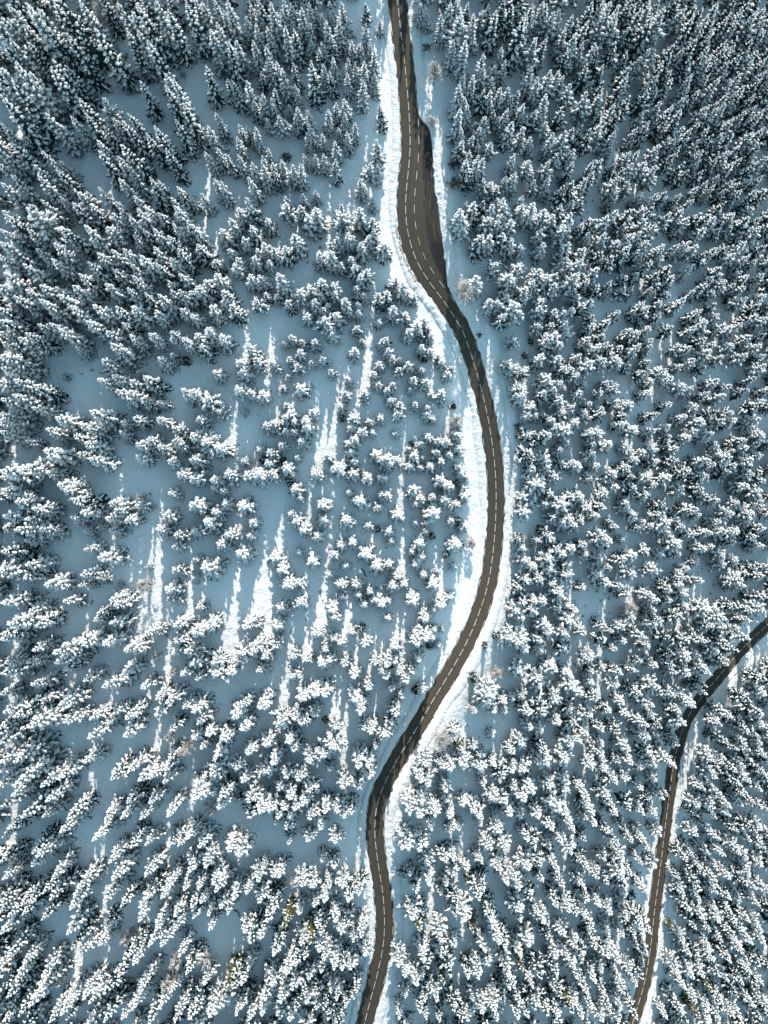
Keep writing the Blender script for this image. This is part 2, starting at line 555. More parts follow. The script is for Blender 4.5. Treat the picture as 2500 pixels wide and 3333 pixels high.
# ------------------------------------------------------------------ conifers
class MB:
    def __init__(s): s.v = []; s.f = []
    def tube(s, pts, rad, sides, flat=1.0, lump=0.0, R=rng):
        base = len(s.v); n = len(pts)
        pts = [np.array(p, float) for p in pts]
        for i, p in enumerate(pts):
            t = pts[min(i + 1, n - 1)] - pts[max(i - 1, 0)]
            t /= (np.linalg.norm(t) + 1e-9)
            a = np.cross(t, (0, 0, 1.0))
            if np.linalg.norm(a) < 1e-3: a = np.array((1.0, 0, 0))
            a /= np.linalg.norm(a); bb = np.cross(a, t)
            for k in range(sides):
                th = 2 * pi * k / sides + 0.3
                rr = rad[i] * (1 + lump * (R.random() - 0.5))
                s.v.append(tuple(p + a * cos(th) * rr + bb * sin(th) * rr * flat))
        for i in range(n - 1):
            for k in range(sides):
                k2 = (k + 1) % sides
                s.f.append((base + i * sides + k, base + i * sides + k2, base + (i + 1) * sides + k2, base + (i + 1) * sides + k))
        s.f.append(tuple(base + k for k in range(sides))[::-1])
        s.f.append(tuple(base + (n - 1) * sides + k for k in range(sides)))
    def leaf(s, p0, d, side, up, L, W, droop):
        """a needle spray: a ridged, drooping lozenge"""
        b0 = len(s.v)
        p0 = np.array(p0); d = np.array(d); side = np.array(side)
        for t, w in ((0, .25), (.35, 1.0), (.75, .75), (1.0, .05)):
            c = p0 + d * L * t + np.array((0, 0, up * t - droop * t * t))
            s.v.append(tuple(c + side * W * w - np.array((0, 0, W * w * .55))))
            s.v.append(tuple(c))
            s.v.append(tuple(c - side * W * w - np.array((0, 0, W * w * .55))))
        for i in range(3):
            a = b0 + i * 3
            s.f.append((a, a + 3, a + 4, a + 1)); s.f.append((a + 1, a + 4, a + 5, a + 2))

def bough(nb, sb, R, z, az, L, el0, el1, snow, fing, twig_n, needle_w):
    """one bough from the stem at height z; el0 / el1 = slope at its root and tip"""
    dx, dy = cos(az), sin(az)
    K = 5
    pts = []
    p = np.array((0.05 * dx, 0.05 * dy, z)); step = L / (K - 1)
    for i in range(K):
        pts.append(p.copy())
        e = el0 + (el1 - el0) * i / (K - 1)
        wob = az + 0.25 * (R.random() - 0.5)
        p = p + np.array((cos(wob) * cos(e), sin(wob) * cos(e), sin(e))) * step
    sidev = np.array((-dy, dx, 0.0))
    def at(t):
        f = t * (K - 1); i = min(int(f), K - 2); f -= i
        return pts[i] * (1 - f) + pts[i + 1] * f
    # needles hanging under the bough
    d = (pts[-1] - pts[0]); d /= np.linalg.norm(d)
    nb.leaf(pts[0] - (0, 0, .06), d, sidev, 0.0, L * 1.06, needle_w * L, 0.10 * L)
    for j in range(twig_n):
        t = 0.22 + 0.70 * (j + R.random() * .6) / twig_n
        for sg in (-1, 1):
            q = at(t)
            sp = 0.60 + 0.35 * R.random()
            dd = d * cos(sp) + sidev * sg * sin(sp); dd = dd / np.linalg.norm(dd)
            l = L * (0.36 - 0.16 * t) * (0.8 + 0.5 * R.random()) + 0.10
            s2 = np.cross(dd, (0, 0, 1.0)); s2 /= np.linalg.norm(s2) + 1e-9
            nb.leaf(q - (0, 0, .08), dd, s2, 0.0, l * 1.12, l * 0.24, 0.25 * l)
            if R.random() < snow:
                e_ = q + dd * l * 0.92 - np.array((0, 0, 0.10 * l))
                r0 = fing * (0.62 + 0.3 * R.random())
                sb.tube([q + (0, 0, .03), (q + e_) / 2 + (0, 0, .05), e_ + (0, 0, .01)], [r0 * .5, r0, r0 * .30], 4, 0.7, 0.5, R)
    if R.random() < snow + 0.15:
        t0 = 0.25 + 0.15 * R.random()
        sp_ = [at(t0 + (1.0 - t0) * k / 4) + np.array((0, 0, .05)) for k in range(5)]
        f = fing * (0.85 + 0.35 * R.random())
        sb.tube(sp_, [f * .45, f * .9, f * 1.05, f * .95, f * .35], 5, 0.75, 0.45, R)

def conifer(seed, kind, snow):
    """spruce or pine, about 16 m tall and 5 m wide; returns (needles, snow, trunk) builders"""
    R = random.Random(seed)
    nb, sb, tb = MB(), MB(), MB()
    H = 16.0; RAD = 2.5
    lean = (R.random() - .5) * .25, (R.random() - .5) * .25
    tb.tube([(0, 0, -1.2), (0, 0, 1.0), (lean[0], lean[1], H * .5), (0, 0, H * .96)], [.30, .24, .15, .03], 7)
    if kind == 'spruce':
        z0, n_lev, low = 0.08, 12, 7
    elif kind == 'pine':
        z0, n_lev, low = 0.22, 10, 7
    else:
        z0, n_lev, low = 0.05, 8, 8
    phase = R.random() * 6
    for k in range(n_lev):
        f = k / (n_lev - 1)
        z = H * (z0 + (0.965 - z0) * (f ** 0.92))
        if kind == 'spruce':
            rr = RAD * (1 - f) ** 0.80 * (0.86 + 0.30 * R.random()) + 0.28
            e0 = -0.22 + 0.75 * f; e1 = -0.48 + 0.95 * f
        elif kind == 'pine':
            rr = RAD * (0.62 + 0.55 * sin(pi * min(1, f * 1.5 + .10))) * (1 - f ** 2.2) ** 0.75 * (0.80 + 0.42 * R.random()) + 0.30
            e0 = 0.10 + 0.55 * f; e1 = -0.18 + 0.90 * f
        else:
            rr = RAD * (1.0 - 0.85 * f ** 1.4) * (0.9 + 0.25 * R.random())
            e0 = 0.10 + 0.65 * f; e1 = -0.30 + 1.0 * f
        nbh = max(4, int(round(low - 3.2 * f + R.random() - .5)))
        phase += 0.7 + R.random()
        for j in range(nbh):
            if kind == 'pine' and R.random() < .10: continue
            az = phase + 2 * pi * j / nbh + 0.5 * (R.random() - .5)
            L = rr * (0.66 + 0.62 * R.random())
            tw = 2 if L > 1.0 else 1
            bough(nb, sb, R, z + 0.5 * (R.random() - .5), az, L, e0, e1, snow, 0.29, tw, 0.14)
    # dark needle core added inside the crown for deeper contrast and solid shadows
    M = 11; lev = 9
    b0 = len(nb.v)
    for a in range(lev + 1):
        f = a / lev
        if kind == 'spruce': pr = RAD * (1 - f) ** 0.85
        elif kind == 'pine': pr = RAD * (0.62 + 0.55 * sin(pi * min(1, f * 1.5 + .10))) * (1 - f ** 2.2) ** 0.75
        else: pr = RAD * (1.0 - 0.9 * f ** 1.4)
        zz = H * (z0 + (0.95 - z0) * f ** 0.95)
        for k in range(M):
            th = 2 * pi * k / M + a * .4
            q = (0.70 if k % 2 else 0.42) * pr * (0.75 + 0.5 * R.random()) + .04
            nb.v.append((cos(th) * q, sin(th) * q, zz - (0.30 * q if k % 2 else 0) + 0.35 * (R.random() - .5)))
    for a in range(lev):
        for k in range(M):
            k2 = (k + 1) % M
            nb.f.append((b0 + a * M + k, b0 + a * M + k2, b0 + (a + 1) * M + k2, b0 + (a + 1) * M + k))
    # leader
    sb.tube([(0, 0, H * .95), (0, 0, H * .98), (0.03, 0, H)], [.14, .12, .04], 5, 1, .3, R)
    nb.leaf((0, 0, H * .93), (0, 0, 1), (1, 0, 0), 0, .9, .12, 0)
    return nb, sb, tb

VARIANTS = []      # (kind, snow amount, olive?)
for q in (('spruce', .92), ('spruce', .86), ('spruce', .95), ('spruce', .80), ('spruce', .62), ('spruce', .55),
          ('pine', .90), ('pine', .84), ('pine', .62), ('pine', .50), ('pine', .74),
          ('young', .93), ('young', .85), ('spruce', .20), ('young', .12)):
    VARIANTS.append(q)
def variants_of(kind, lo, hi):
    return [i for i, (k, s) in enumerate(VARIANTS[:13]) if k == kind and lo <= s <= hi]
VMESH = []
for i, (k, s) in enumerate(VARIANTS):
    nb, sb, tb = conifer(100 + i * 7, k, s)
    ms = []
    for nm, bld, mt in (('crown', nb, M_OLIVE if i == 13 else (M_FROSTED if s > .72 else M_NEEDLE)), ('snow_cover', sb, M_SNOWLOAD), ('trunk', tb, M_BARK)):
        m_ = bpy.data.meshes.new('conifer_' + nm)
        m_.from_pydata(bld.v, [], bld.f); m_.update()
        m_.materials.append(mt)
        if nm != 'crown':
            m_.polygons.foreach_set('use_smooth', [True] * len(m_.polygons))
        ms.append(m_)
    VMESH.append(ms)

TREES = """T 0 0 2.6544 21 5.0
60,20 190,0 240,45,1.2 430,0,1.1 540,0,1.1 560,270 700,0 830,235,1.2 1040,10 1210,0,1.1 1310,0 1440,60 1600,0 1080,280,.9 1180,230,.9 1290,350 1410,600,.9 1410,740 1500,690 1560,870 1500,1010,.8 1180,680,.8 210,220,.8 250,360,.8 0,370,.9 80,340,.9 0,560 100,570,1.2 80,720,1.1 220,600 370,550,1.1 440,510 590,570,.8 680,830,.8 860,850,.8 410,980,.9 600,990,.7 700,990,.8 0,870,1.1 890,1080,.7 960,1040,.7 1130,960,.8 1050,1000,.7 1090,1060,.8 1350,1070,.9 1250,1130,.8 1420,1280,.8 110,1220,.9 840,1190,.8 830,1300,.8 1080,1230,.9 990,1340,.7 1110,1480,.7 290,1410,.8 490,1440,.8 310,1540,.8 340,1310,.7 510,1370,.5 110,1530,.8 0,1570,.8 1040,1550,.8 1250,1560,.8 1360,1550,.7 1550,1590,.7 840,1620,.7 680,1620,.7 1000,1720,.6 1160,1690,.7 340,1720,.7 510,1700,.6 250,1740,.7 1510,1720,.7 0,1080,.8 0,1420,.6 420,190 -60,180 20,130 330,60 640,180 1130,80,.9 60,130,.8 -40,700,.9 -60,1250,.8
T 625 0 2.6544 13.5 3.7
100,0,1.2 40,0,1.2 200,0,1.2 300,20,1.3 490,20 450,120 590,0,1.1 680,20,1.3 800,0,1.1 920,60,1.1 850,160,.7 790,210,1.3 530,180 610,200,.6 650,230 890,260,1.1 1010,200,.9 1110,120,.8 1190,90,.7 1170,160,1.1 1270,150 1210,0,.8 1310,0,1.1 1500,30,.8 1500,210,.9 200,140,1.4 150,250,1.4 290,350,1.4 390,330,1.1 520,350,1.1 640,360 650,490 730,510 770,600,1.1 590,620,.8 880,550,.9 1010,330,.7 1090,410,.9 1020,530,1.5 1140,380,.8 1210,290,.9 1220,480,.9 1130,540,.9 1190,610,.9 1330,340,.6 1380,340,.8 1350,490,.8 1470,370,.6 1440,390,.7 1570,410,1.1 1480,490 1540,380,.6 1350,630,.8 1570,620,.8 1460,690,1.1 1410,530,.8 890,710,.8 100,570,1.3 280,670,.9 360,710 460,670,1.1 520,850,.8 210,970,.9 600,800,.8 690,760,.9 600,860,.8 690,830,.8 680,880,.8 640,1010,.6 730,990,.9 800,1030,.7 830,900,.5 900,900,.9 880,980,.8 1010,950,.9 1150,940,.9 1230,870,.8 1340,840,.9 1290,910,.6 1310,970,.8 1400,1050,.8 1270,1100,.6 1340,1130,.8 1030,1070,.9 970,1060,.4 990,1150,.7 1120,1140,.8 1240,1210,.9 980,1320,.7 1050,1330,.7 1130,1320,.8 1220,1390,.9 380,1170,.9 410,1060,.7 530,1110,.9 480,1100,.7 130,1080,1.1 200,1260,.9 130,1310,.9 0,1050,.9 300,1330,.9 400,1330,.9 500,1380,.9 640,1270,.7 610,1350,.8 600,1420 690,1390,.8 760,1390,.8 720,1480,.8 820,1460,.8 850,1420,.9 920,1410 500,1510,1.1 470,1680,.8 190,1550,.9 230,1570 80,1670,.8 820,1670,.8 960,1670,.7 1060,1630,.6 1520,1400 1610,1170,1.2 1640,900,.9 1460,1550,.9 1600,1420,.8 1560,1700,.7 1290,1740,.7 0,1680,.7 760,60 860,20 1000,20 1050,60,.8 560,90,.8 250,80,1.1 350,60,1.1 1620,150,.5
T 1250 0 2.6544 15 4.3
330,20,.7 380,50,.6 300,0,.6 570,0 510,100,.9 670,0,.9 660,100,1.3 790,120,1.1 600,330 710,340,1.2 740,20,.8 920,20,.8 970,90,1.2 1050,10,1.1 1110,40 1180,150,1.4 1170,20 1290,30,1.1 1390,0 1460,90 1550,70 1640,140 1580,230 1640,300,1.1 1290,340,1.2 1380,330,.9 1210,310,.8 1030,390,.8 1050,540,.8 860,470 850,550,.9 910,560,.6 970,570,.6 930,650,.7 770,660,.9 680,650,.8 670,730,1.1 1290,570,1.1 1450,600,1.1 1520,620 1360,650 1550,650,.8 1620,720 1640,400,.9 1590,430 870,760,.9 940,770,.9 1010,740,.8 1080,750,.8 1150,770,.9 1120,830,.8 1440,820,1.2 1310,940,.8 1200,880,.8 1560,920 720,850,.8 730,910,.8 650,950,1.1 970,940,.7 1060,920,.9 1000,1020,.6 880,1010,.8 790,1050,.5 1100,1010,1.1 1240,980,.7 850,1090,.8 680,1120,.7 760,1150,.7 660,1180,.9 930,1220,.8 830,1240,.6 1230,1090,1.1 1290,1170,.7 1430,1040,.8 1480,1130 1590,1130,1.1 1640,1090,.9 1630,1280,.9 1500,1320,.8 750,1310,.7 750,1380,1.1 860,1370,.9 820,1360 1120,1320,.9 1260,1390,.9 1150,1450 1430,1400,.9 1440,1520,.9 1310,1560,.7 1060,1530,.7 870,1550,.8 930,1550,.8 980,1610,.8 1570,1610,.9 1640,1400,.9 1650,1560 1220,1670,.7 1050,1700,.8 860,1740,.7 700,1750,.6 980,1720,.7 1540,1750,.8 1640,1740,.8 1240,120 1420,10 640,10,.8 850,60,.8 1010,80,.8
T 1875 0 2.6544 16.5 4.4
150,0 230,0 20,170 90,180,1.1 270,120,1.2 370,90,1.2 470,0 590,60,1.4 690,110,1.3 790,60,1.3 740,180 960,30,1.1 1040,30 1020,130,1.2 1100,50 1150,120 1250,20 1380,0 1480,30 1580,110,1.1 1640,50 1640,170 1100,200 1210,220 1170,290,.9 1290,330 1040,310,1.1 1000,330 1640,240 1560,270 1540,340,1.1 1340,410 1280,400 0,310,.9 70,350,.9 190,350,1.1 230,400 120,540 250,560,.8 450,240,.8 480,440,.9 620,420 560,470,.9 840,480,.9 760,540 470,550 450,640,1.1 650,690,.8 840,590,.8 850,660 700,620,.8 720,740,.8 1000,480 1180,510 1100,470 1250,510,.9 1340,510,.9 1520,530 1640,470 1640,600 1020,650 1250,660,1.1 1350,700,.9 980,740,.9 1070,760,.9 1480,740 1390,790,.9 1320,800 1550,800,.9 140,690,.7 240,690,.9 140,790,1.1 470,800,1.1 340,890 370,970 240,990,.9 750,880,.9 930,850,.8 850,900,1.2 960,950,1.1 1130,900,.9 1210,880 1290,910,.9 1240,910,.9 600,970,.8 650,1050,.9 540,1090,.8 70,1070,.9 290,1060,.9 230,1080 360,1130,.9 150,1130,.9 1070,1050,.8 1160,1070,.9 1390,1010 1280,1050,.8 1480,950,.9 1640,930 1580,980,.9 1030,1090 930,1100 820,1180,.8 880,1190,.9 1060,1200,.8 1180,1170,.9 1350,1150 1270,1160,.9 1560,1120 1650,1110,1.1 1430,1250,.9 720,1260,.9 900,1270,.8 850,1300 540,1310,.8 470,1310,.8 1240,1310,.8 1240,1360,.8 1070,1380,.7 230,1370,.9 150,1400,.8 500,1400,.8 610,1390,.9 700,1430 930,1410 970,1470,.8 1100,1460,.8 1440,1350,.8 1550,1330,.8 1640,1340 1530,1410,.9 370,1530 160,1470,.9 90,1530,.8 330,1410,.7 420,1440,.8 500,1560,.8 1240,1520,.7 1350,1540,.9 1520,1530,.8 1430,1570,.9 1610,1520,.7 1160,1570,.8 1210,1600,.8 1070,1590,.8 790,1640,.8 700,1670,.8 920,1650,.8 1020,1690,.8 1440,1640,.8 1300,1640,.7 70,1690,.8 640,1690,.7 570,1660,.7 1640,1640,.9 1580,1650 350,1690,.7 300,20 400,20 530,20 640,30 720,10 1320,110 1400,180 1450,90 1230,120 1400,330 1180,380 900,290 830,380,.9 930,420,.9 1430,450 1560,420 1440,620 1600,690 1150,620,.9 1560,900,.9 1100,1290,.9 1340,1280,.9 1600,1230
T 0 667 1.5232 17 4.7
120,20,1.3 30,60 130,120,.9 0,100 0,180 360,0,.9 440,0,.8 235,180 180,220,.9 250,270,.9 120,300 0,330,1.1 110,410 190,390,.9 270,400,.8 350,395,.9 320,110 420,110,1.1 520,90,.9 560,40,.8 590,10,.8 640,65,.9 680,30 740,0,.9 790,30,.8 860,0 850,70,.9 930,100,.8 660,150,.8 720,130,.8 770,120,.9 850,155 750,210,.9 890,220,.9 840,250,.9 610,200 550,220,.9 490,235,.9 680,240 780,290,.9 650,300,.8 570,320,.8 450,280 390,330 900,330,.8 830,370,.8 520,380 660,360 630,420,.9 705,450,.8 840,430,.8 790,460,.9 890,430,.8 900,505,.8 70,455 190,470,1.1 300,440 350,520 460,490,1.1 560,510,.9 430,565 600,570,.8 530,610,.8 240,580 190,590,.8 300,620 360,700,.6 660,500 760,530,.8 640,655,.8 730,630,.8 840,625,.7 900,650,.8 0,560 100,670,.9 130,630,.9 0,620,.9 0,680 10,730,1.2 0,800 540,690,1.1 500,770,.8 490,850,.9 560,840,.9 630,870,.8 710,860,.9 780,760,.7 840,730,.5 900,750,.4 680,830,.4 590,930 640,920,.9 690,960,.8 790,970,.5 900,920,.8 60,940,1.1 150,900 280,830,.4 0,970 160,990,.9 -30,240 -40,390 -30,500 -40,760 -20,870 70,880
T 625 667 1.5232 14 5.2
230,10,.8 280,0,.8 195,70,.8 150,120,.8 250,150,.7 300,100,.8 370,60,.7 180,215,.6 210,290,.7 225,265,.6 350,190,.8 290,250,.7 320,220,.6 370,270,.6 450,200,.9 400,210,.7 510,140,1 460,0,.8 540,0,.8 570,45,.9 610,15,.9 280,355,.7 340,350,.7 360,430,.5 430,350,.9 415,440,.5 315,465,.7 530,420,.7 480,465,.7 590,410,.7 640,370,.9 690,380,.7 700,415,.7 630,440,.6 600,475,.7 670,490,.5 560,530,.7 640,510,.6 650,560,.8 720,530,.8 695,630,.6 755,470,.7 780,510,.5 820,480,.5 850,440,.5 815,520,.5 810,600,.6 840,670,.4 800,720,.6 490,650,.5 545,670,.5 600,670,.6 450,680,.4 530,720,.6 480,760,.5 520,790,.6 470,840,.4 590,770,.5 650,750,.6 690,820,.5 770,860,.5 755,930,.6 735,990,.5 530,890,.8 440,900,.4 390,780,.6 850,930,.6 900,830,.6 920,880,.5 280,700,.8 220,760,.8 310,770,.7 240,820,.7 110,820,.7 220,890,.9 330,930,.8 280,920,.7 0,920 60,960,.9 60,610,.9 20,640,.9 130,640,.9 30,690,.9 120,350,.9 160,420,.9 60,360,.9 90,500,.9 150,460,.8 190,500,.8 0,420,.8 20,390,.9 30,200,.9 100,260,.7 0,110,.9 0,540,.7 740,20,.9 830,10 890,60,.8 720,160,.7 760,150,.7 690,190,.7 800,150,.6 840,190,.8 870,150,.7 900,130,.7 630,230,.8 680,230,.9 730,280,.6 790,250,.6 800,290,.8 860,320,.7 830,350,.7 815,400,.6 940,180,.9 930,440,.8 940,670,.6 930,780,.6 460,990,.5 920,560,.5
T 1250 667 1.5232 15 5.4
10,180,.7 50,360,.7 90,390,.8 10,430,.7 130,430,.6 150,450,.5 40,510,.7 100,540,.7 160,580,.8 120,620,.7 200,560,.6 220,600,.5 230,640,.5 180,620,.6 190,700,.6 230,710,.5 200,740,.4 10,660,.6 20,710,.6 40,750,.5 70,760,.4 130,780,.6 75,810,.5 185,810,.5 150,860,.6 205,860,.7 135,910,.4 150,980,.5 215,1000,.5 290,930,.7 320,830,.6 290,770,.5 335,800,.4 270,740,.4 40,880,.5 20,910,.5 35,960,.5 75,990,.6 350,980,.4 240,930,.4 390,10,.9 400,60,.9 450,0,.9 520,50,.8 540,0,.8 600,0,.8 480,150,.9 530,150,.9 590,50,.7 575,80,.8 625,70,.8 590,140,.8 640,170,.8 680,200,.6 555,280,.8 690,0,.8 740,0 800,20,.9 850,50,.8 880,0,.8 930,50 910,110 790,120,.8 790,195,.8 920,190,.9 900,260,.8 940,290,.8 680,290,.6 630,340,.9 660,300,.8 650,370,.7 620,440,.7 570,470,.6 530,470,.7 590,490,.6 660,490,1.1 600,540,.8 700,420,.8 750,390,.8 770,320,.8 820,340,.8 860,340,.8 850,400,.8 890,320,.7 795,470,.7 790,510,.7 860,520,.7 900,520,.7 940,510,.8 770,580,.6 840,590,.7 900,580,.7 830,650,.8 860,640,.7 910,620,.7 740,660,.3 790,750,.8 830,690,.7 880,680,.7 870,760,.7 900,800,.7 930,810,.7 650,660,.6 710,730,.3 468,352,1.0 620,770,.5 650,800,.7 700,820,.7 680,900,.7 690,930,.8 820,850,.8 880,870,.7 850,910,.6 800,930,.8 880,950,.7 740,990,.6 930,1000,.7
T 1875 667 1.5232 14.5 4.8
200,20 180,60 260,30 150,130 100,50 40,80,.8 40,210 20,270 70,140,.7 140,220,.9 185,250,.9 130,160,.7 210,170,.8 240,90,.8 350,0 340,70 390,20 460,40 540,10 630,40,.9 670,40,.9 780,40,.9 880,10,.8 320,130 290,130 360,180 320,230,.9 450,180 430,240,.8 370,270,.9 500,190,.8 650,110,1.1 560,170 610,200 700,210,.9 750,200,.8 780,110,.8 830,130,.8 720,120,.7 920,60,.8 920,110,.9 940,190 860,250,.9 790,240,.8 730,310,.9 940,340,.9 830,320,.7 900,270,.8 250,350,.8 310,330,.7 180,390,.8 110,400,.8 60,360,.8 250,410,.8 290,410,.6 20,450,.7 40,490,.8 80,470,.8 470,310,.9 500,350,.9 420,350,.9 380,420,.7 470,430,.8 430,480,.8 540,470 640,390,.9 750,370,.8 800,390,.7 690,420,.7 700,490,.8 840,460 840,400 940,430 340,490 220,520,.7 370,510 430,540,.8 620,520 710,540,.7 900,540 950,560 100,540,.8 90,590,.8 160,570,.8 140,640,.7 60,660,.8 280,620,.9 320,620 370,600,.8 390,660,.8 480,610,.8 390,690,.8 660,580 740,590,.8 780,600,.8 840,590 640,650,.9 700,680,.8 790,690,.9 880,640 940,640,.9 870,700,.8 940,740,.8 130,700,.9 180,700,.8 240,700,.7 220,760,.8 265,790,.7 150,760,.8 20,740,.7 10,830,.7 380,760,.8 340,830,.7 440,820,.9 520,790,.7 590,760,.9 640,800,.7 730,750,.8 390,870,.7 370,920,.8 480,850,.8 170,870,.7 210,890,.8 130,930,.7 50,880,.6 30,930,.7 540,890,.9 590,910,.8 720,870 770,890,.7 890,860,.9 750,940,.7 950,800 940,970,.8 480,980,.8 600,990,.8 210,970,.8 280,990,.8 80,980,.6 140,1000,.7 560,60 700,70 860,60 850,180 580,300,.8 690,350,.8 860,350 590,420,.7 920,490 860,740 670,720 600,600,.9 920,690
T 0 1334 1.5232 16 4.9
0,10 0,60,.9 0,110,.9 -20,40 120,150,.6 260,30,1.1 450,10,1.1 400,80 230,100,.9 360,130,.8 410,170 430,240 390,230,.8 185,205,1.2 590,60,.6 660,30,.8 780,45,.7 590,120,.6 665,155,.9 720,130,.8 670,230,.8 780,180,.7 860,90,.7 870,170,.8 820,250,.7 850,130,.7 885,310,.8 0,300,1.3 110,260 230,310,.8 255,360,1.1 310,400 0,340,.6 0,410 60,460 150,490 0,520,1.1 120,530,.9 90,590,1.1 0,590,.8 370,460,1.1 390,500,.9 550,460,.8 520,530,.8 560,490,.7 610,540,.7 340,540,.7 670,470,.6 400,605,.5 480,580,.4 540,600,.6 410,680,.8 0,710 120,770,.9 50,760,.7 0,820,1.1 210,870 400,815,.8 480,740,1.1 400,865,.6 480,840,.5 310,960,.7 570,870,.3 0,970,1.1 130,1000,.8 560,970,.9 550,940,.8 490,1010,.7 770,600,.8 800,530,.8 830,410,.6 870,620,.7 850,680,.7 850,800,.7 810,900,.9 830,950,.7 720,780,.3 940,240,.7 930,470,.7 100,820,.9 130,650,.7 200,600,.8
T 625 1334 1.5232 14.5 6.1
20,40,.7 120,0,.6 250,0,.3 10,120,.8 60,160,.8 0,240,.7 0,330,.7 120,180,.8 245,250,.4 100,340,.6 165,320,.7 100,380,.5 140,400,.5 150,465,.6 0,470,.9 60,560,.9 110,510,.7 240,470,.8 290,560,.6 270,620,.6 170,620,.7 130,670,.7 240,720,.9 60,790,.9 0,600,.6 0,750,.5 0,840,.4 30,980,.5 270,320,.7 320,320,.8 390,310,.7 370,260,.6 460,280,.7 430,240,.4 330,185,.4 380,205,.6 440,170,.5 340,240,.3 515,230,.4 475,350,.4 360,70,.6 400,70,.6 455,30,.6 460,100,.5 500,50,.5 500,100,.5 560,50,.7 560,80,.7 540,150,.6 590,10,.5 480,10,.6 510,390,.6 525,435,.4 490,520,.6 510,550,.7 550,590,.6 610,310,.7 640,465,.7 635,550,.6 620,630,.6 590,755,.7 525,705,.4 670,230,.5 720,280,.9 790,310,.6 800,250,.5 790,210,.5 800,30,.6 790,80,.5 840,95,.6 800,140,.6 780,160,.5 880,50,.4 930,40,.4 890,105,.4 910,220,.6 940,250,.6 865,340,.6 780,405,.4 840,455,.7 800,450,.4 920,485,.5 940,335,.5 940,420,.5 765,550,.7 865,575,.5 790,660,.6 740,670,.6 700,720,.6 860,715,.8 910,790,.7 760,780,.4 685,820,.4 740,870,.6 815,865,.6 820,920,.5 880,900,.5 740,930,.4 850,970,.5 900,950,.6 940,970,.6 690,990,.7 400,740,.7 430,790,.7 450,870,.8 515,870,.6 520,965,.7 430,990,.7 740,30,.3 915,590,.3
T 1250 1334 1.5232 14.5 6.1
70,10,.6 60,110,.4 215,20,.5 245,40,.4 370,70,.5 220,130,.5 185,165,.4 270,145,.5 315,155,.6 370,120,.6 380,185,.6 260,210,.5 330,210,.5 290,250,.5 150,225,.6 140,160,.2 125,190,.3 190,235,.3 130,275,.5 180,285,.4 235,280,.5 10,240,.6 30,270,.6 60,240,.6 0,340,.5 15,420,.6 280,345,.7 320,370,.7 370,280,.5 390,310,.5 410,330,.4 365,360,.3 400,385,.4 140,400,.7 180,440,.6 155,460,.5 240,430,.5 305,445,.7 410,420,.6 370,470,.6 245,510,.9 70,520,.7 160,565,.4 215,560,.4 210,605,.4 240,625,.3 340,550,.5 370,550,.4 405,575,.5 385,590,.4 360,670,.8 20,605,.5 35,650,.4 180,670,.7 140,710,.4 190,730,.5 160,770,.5 205,820,.5 170,745,.5 315,720,.3 350,780,.5 265,800,.3 250,870,.7 20,770,.6 70,820,.6 50,880,.7 100,870,.5 150,950,.8 290,970,.7 330,930,.5 250,990,.4 200,1005,.4 20,950,.5 720,20,.6 760,20,.5 725,115,.6 720,205,.7 800,20,.5 840,40,.6 870,70,.8 900,90,.8 890,10,.6 920,150,.6 880,190,.6 890,260,.6 940,60,.7 940,260,.6 800,235,.7 740,285,.6 810,285,.6 860,330,.6 780,365,.9 830,410,.6 700,430,.5 740,460,.5 705,500,.7 810,465,.5 900,465,.8 940,430,.7 930,540,.8 900,570,.7 850,540,.5 830,630,.7 760,650,.5 790,590,.4 680,640,.5 700,690,.6 870,700,.7 820,740,.7 900,720,.7 700,750,.6 750,780,.7 830,790,.7 700,850,.7 680,890,.6 780,840,.6 840,860,.5 920,820,.7 880,910,.8 700,960,.7 750,950,.7 800,960,.7 740,990,.7 920,970,.6 870,990,.6 940,690,.8 930,770,.7 660,1000,.6
T 1875 1334 1.5232 15 5.3
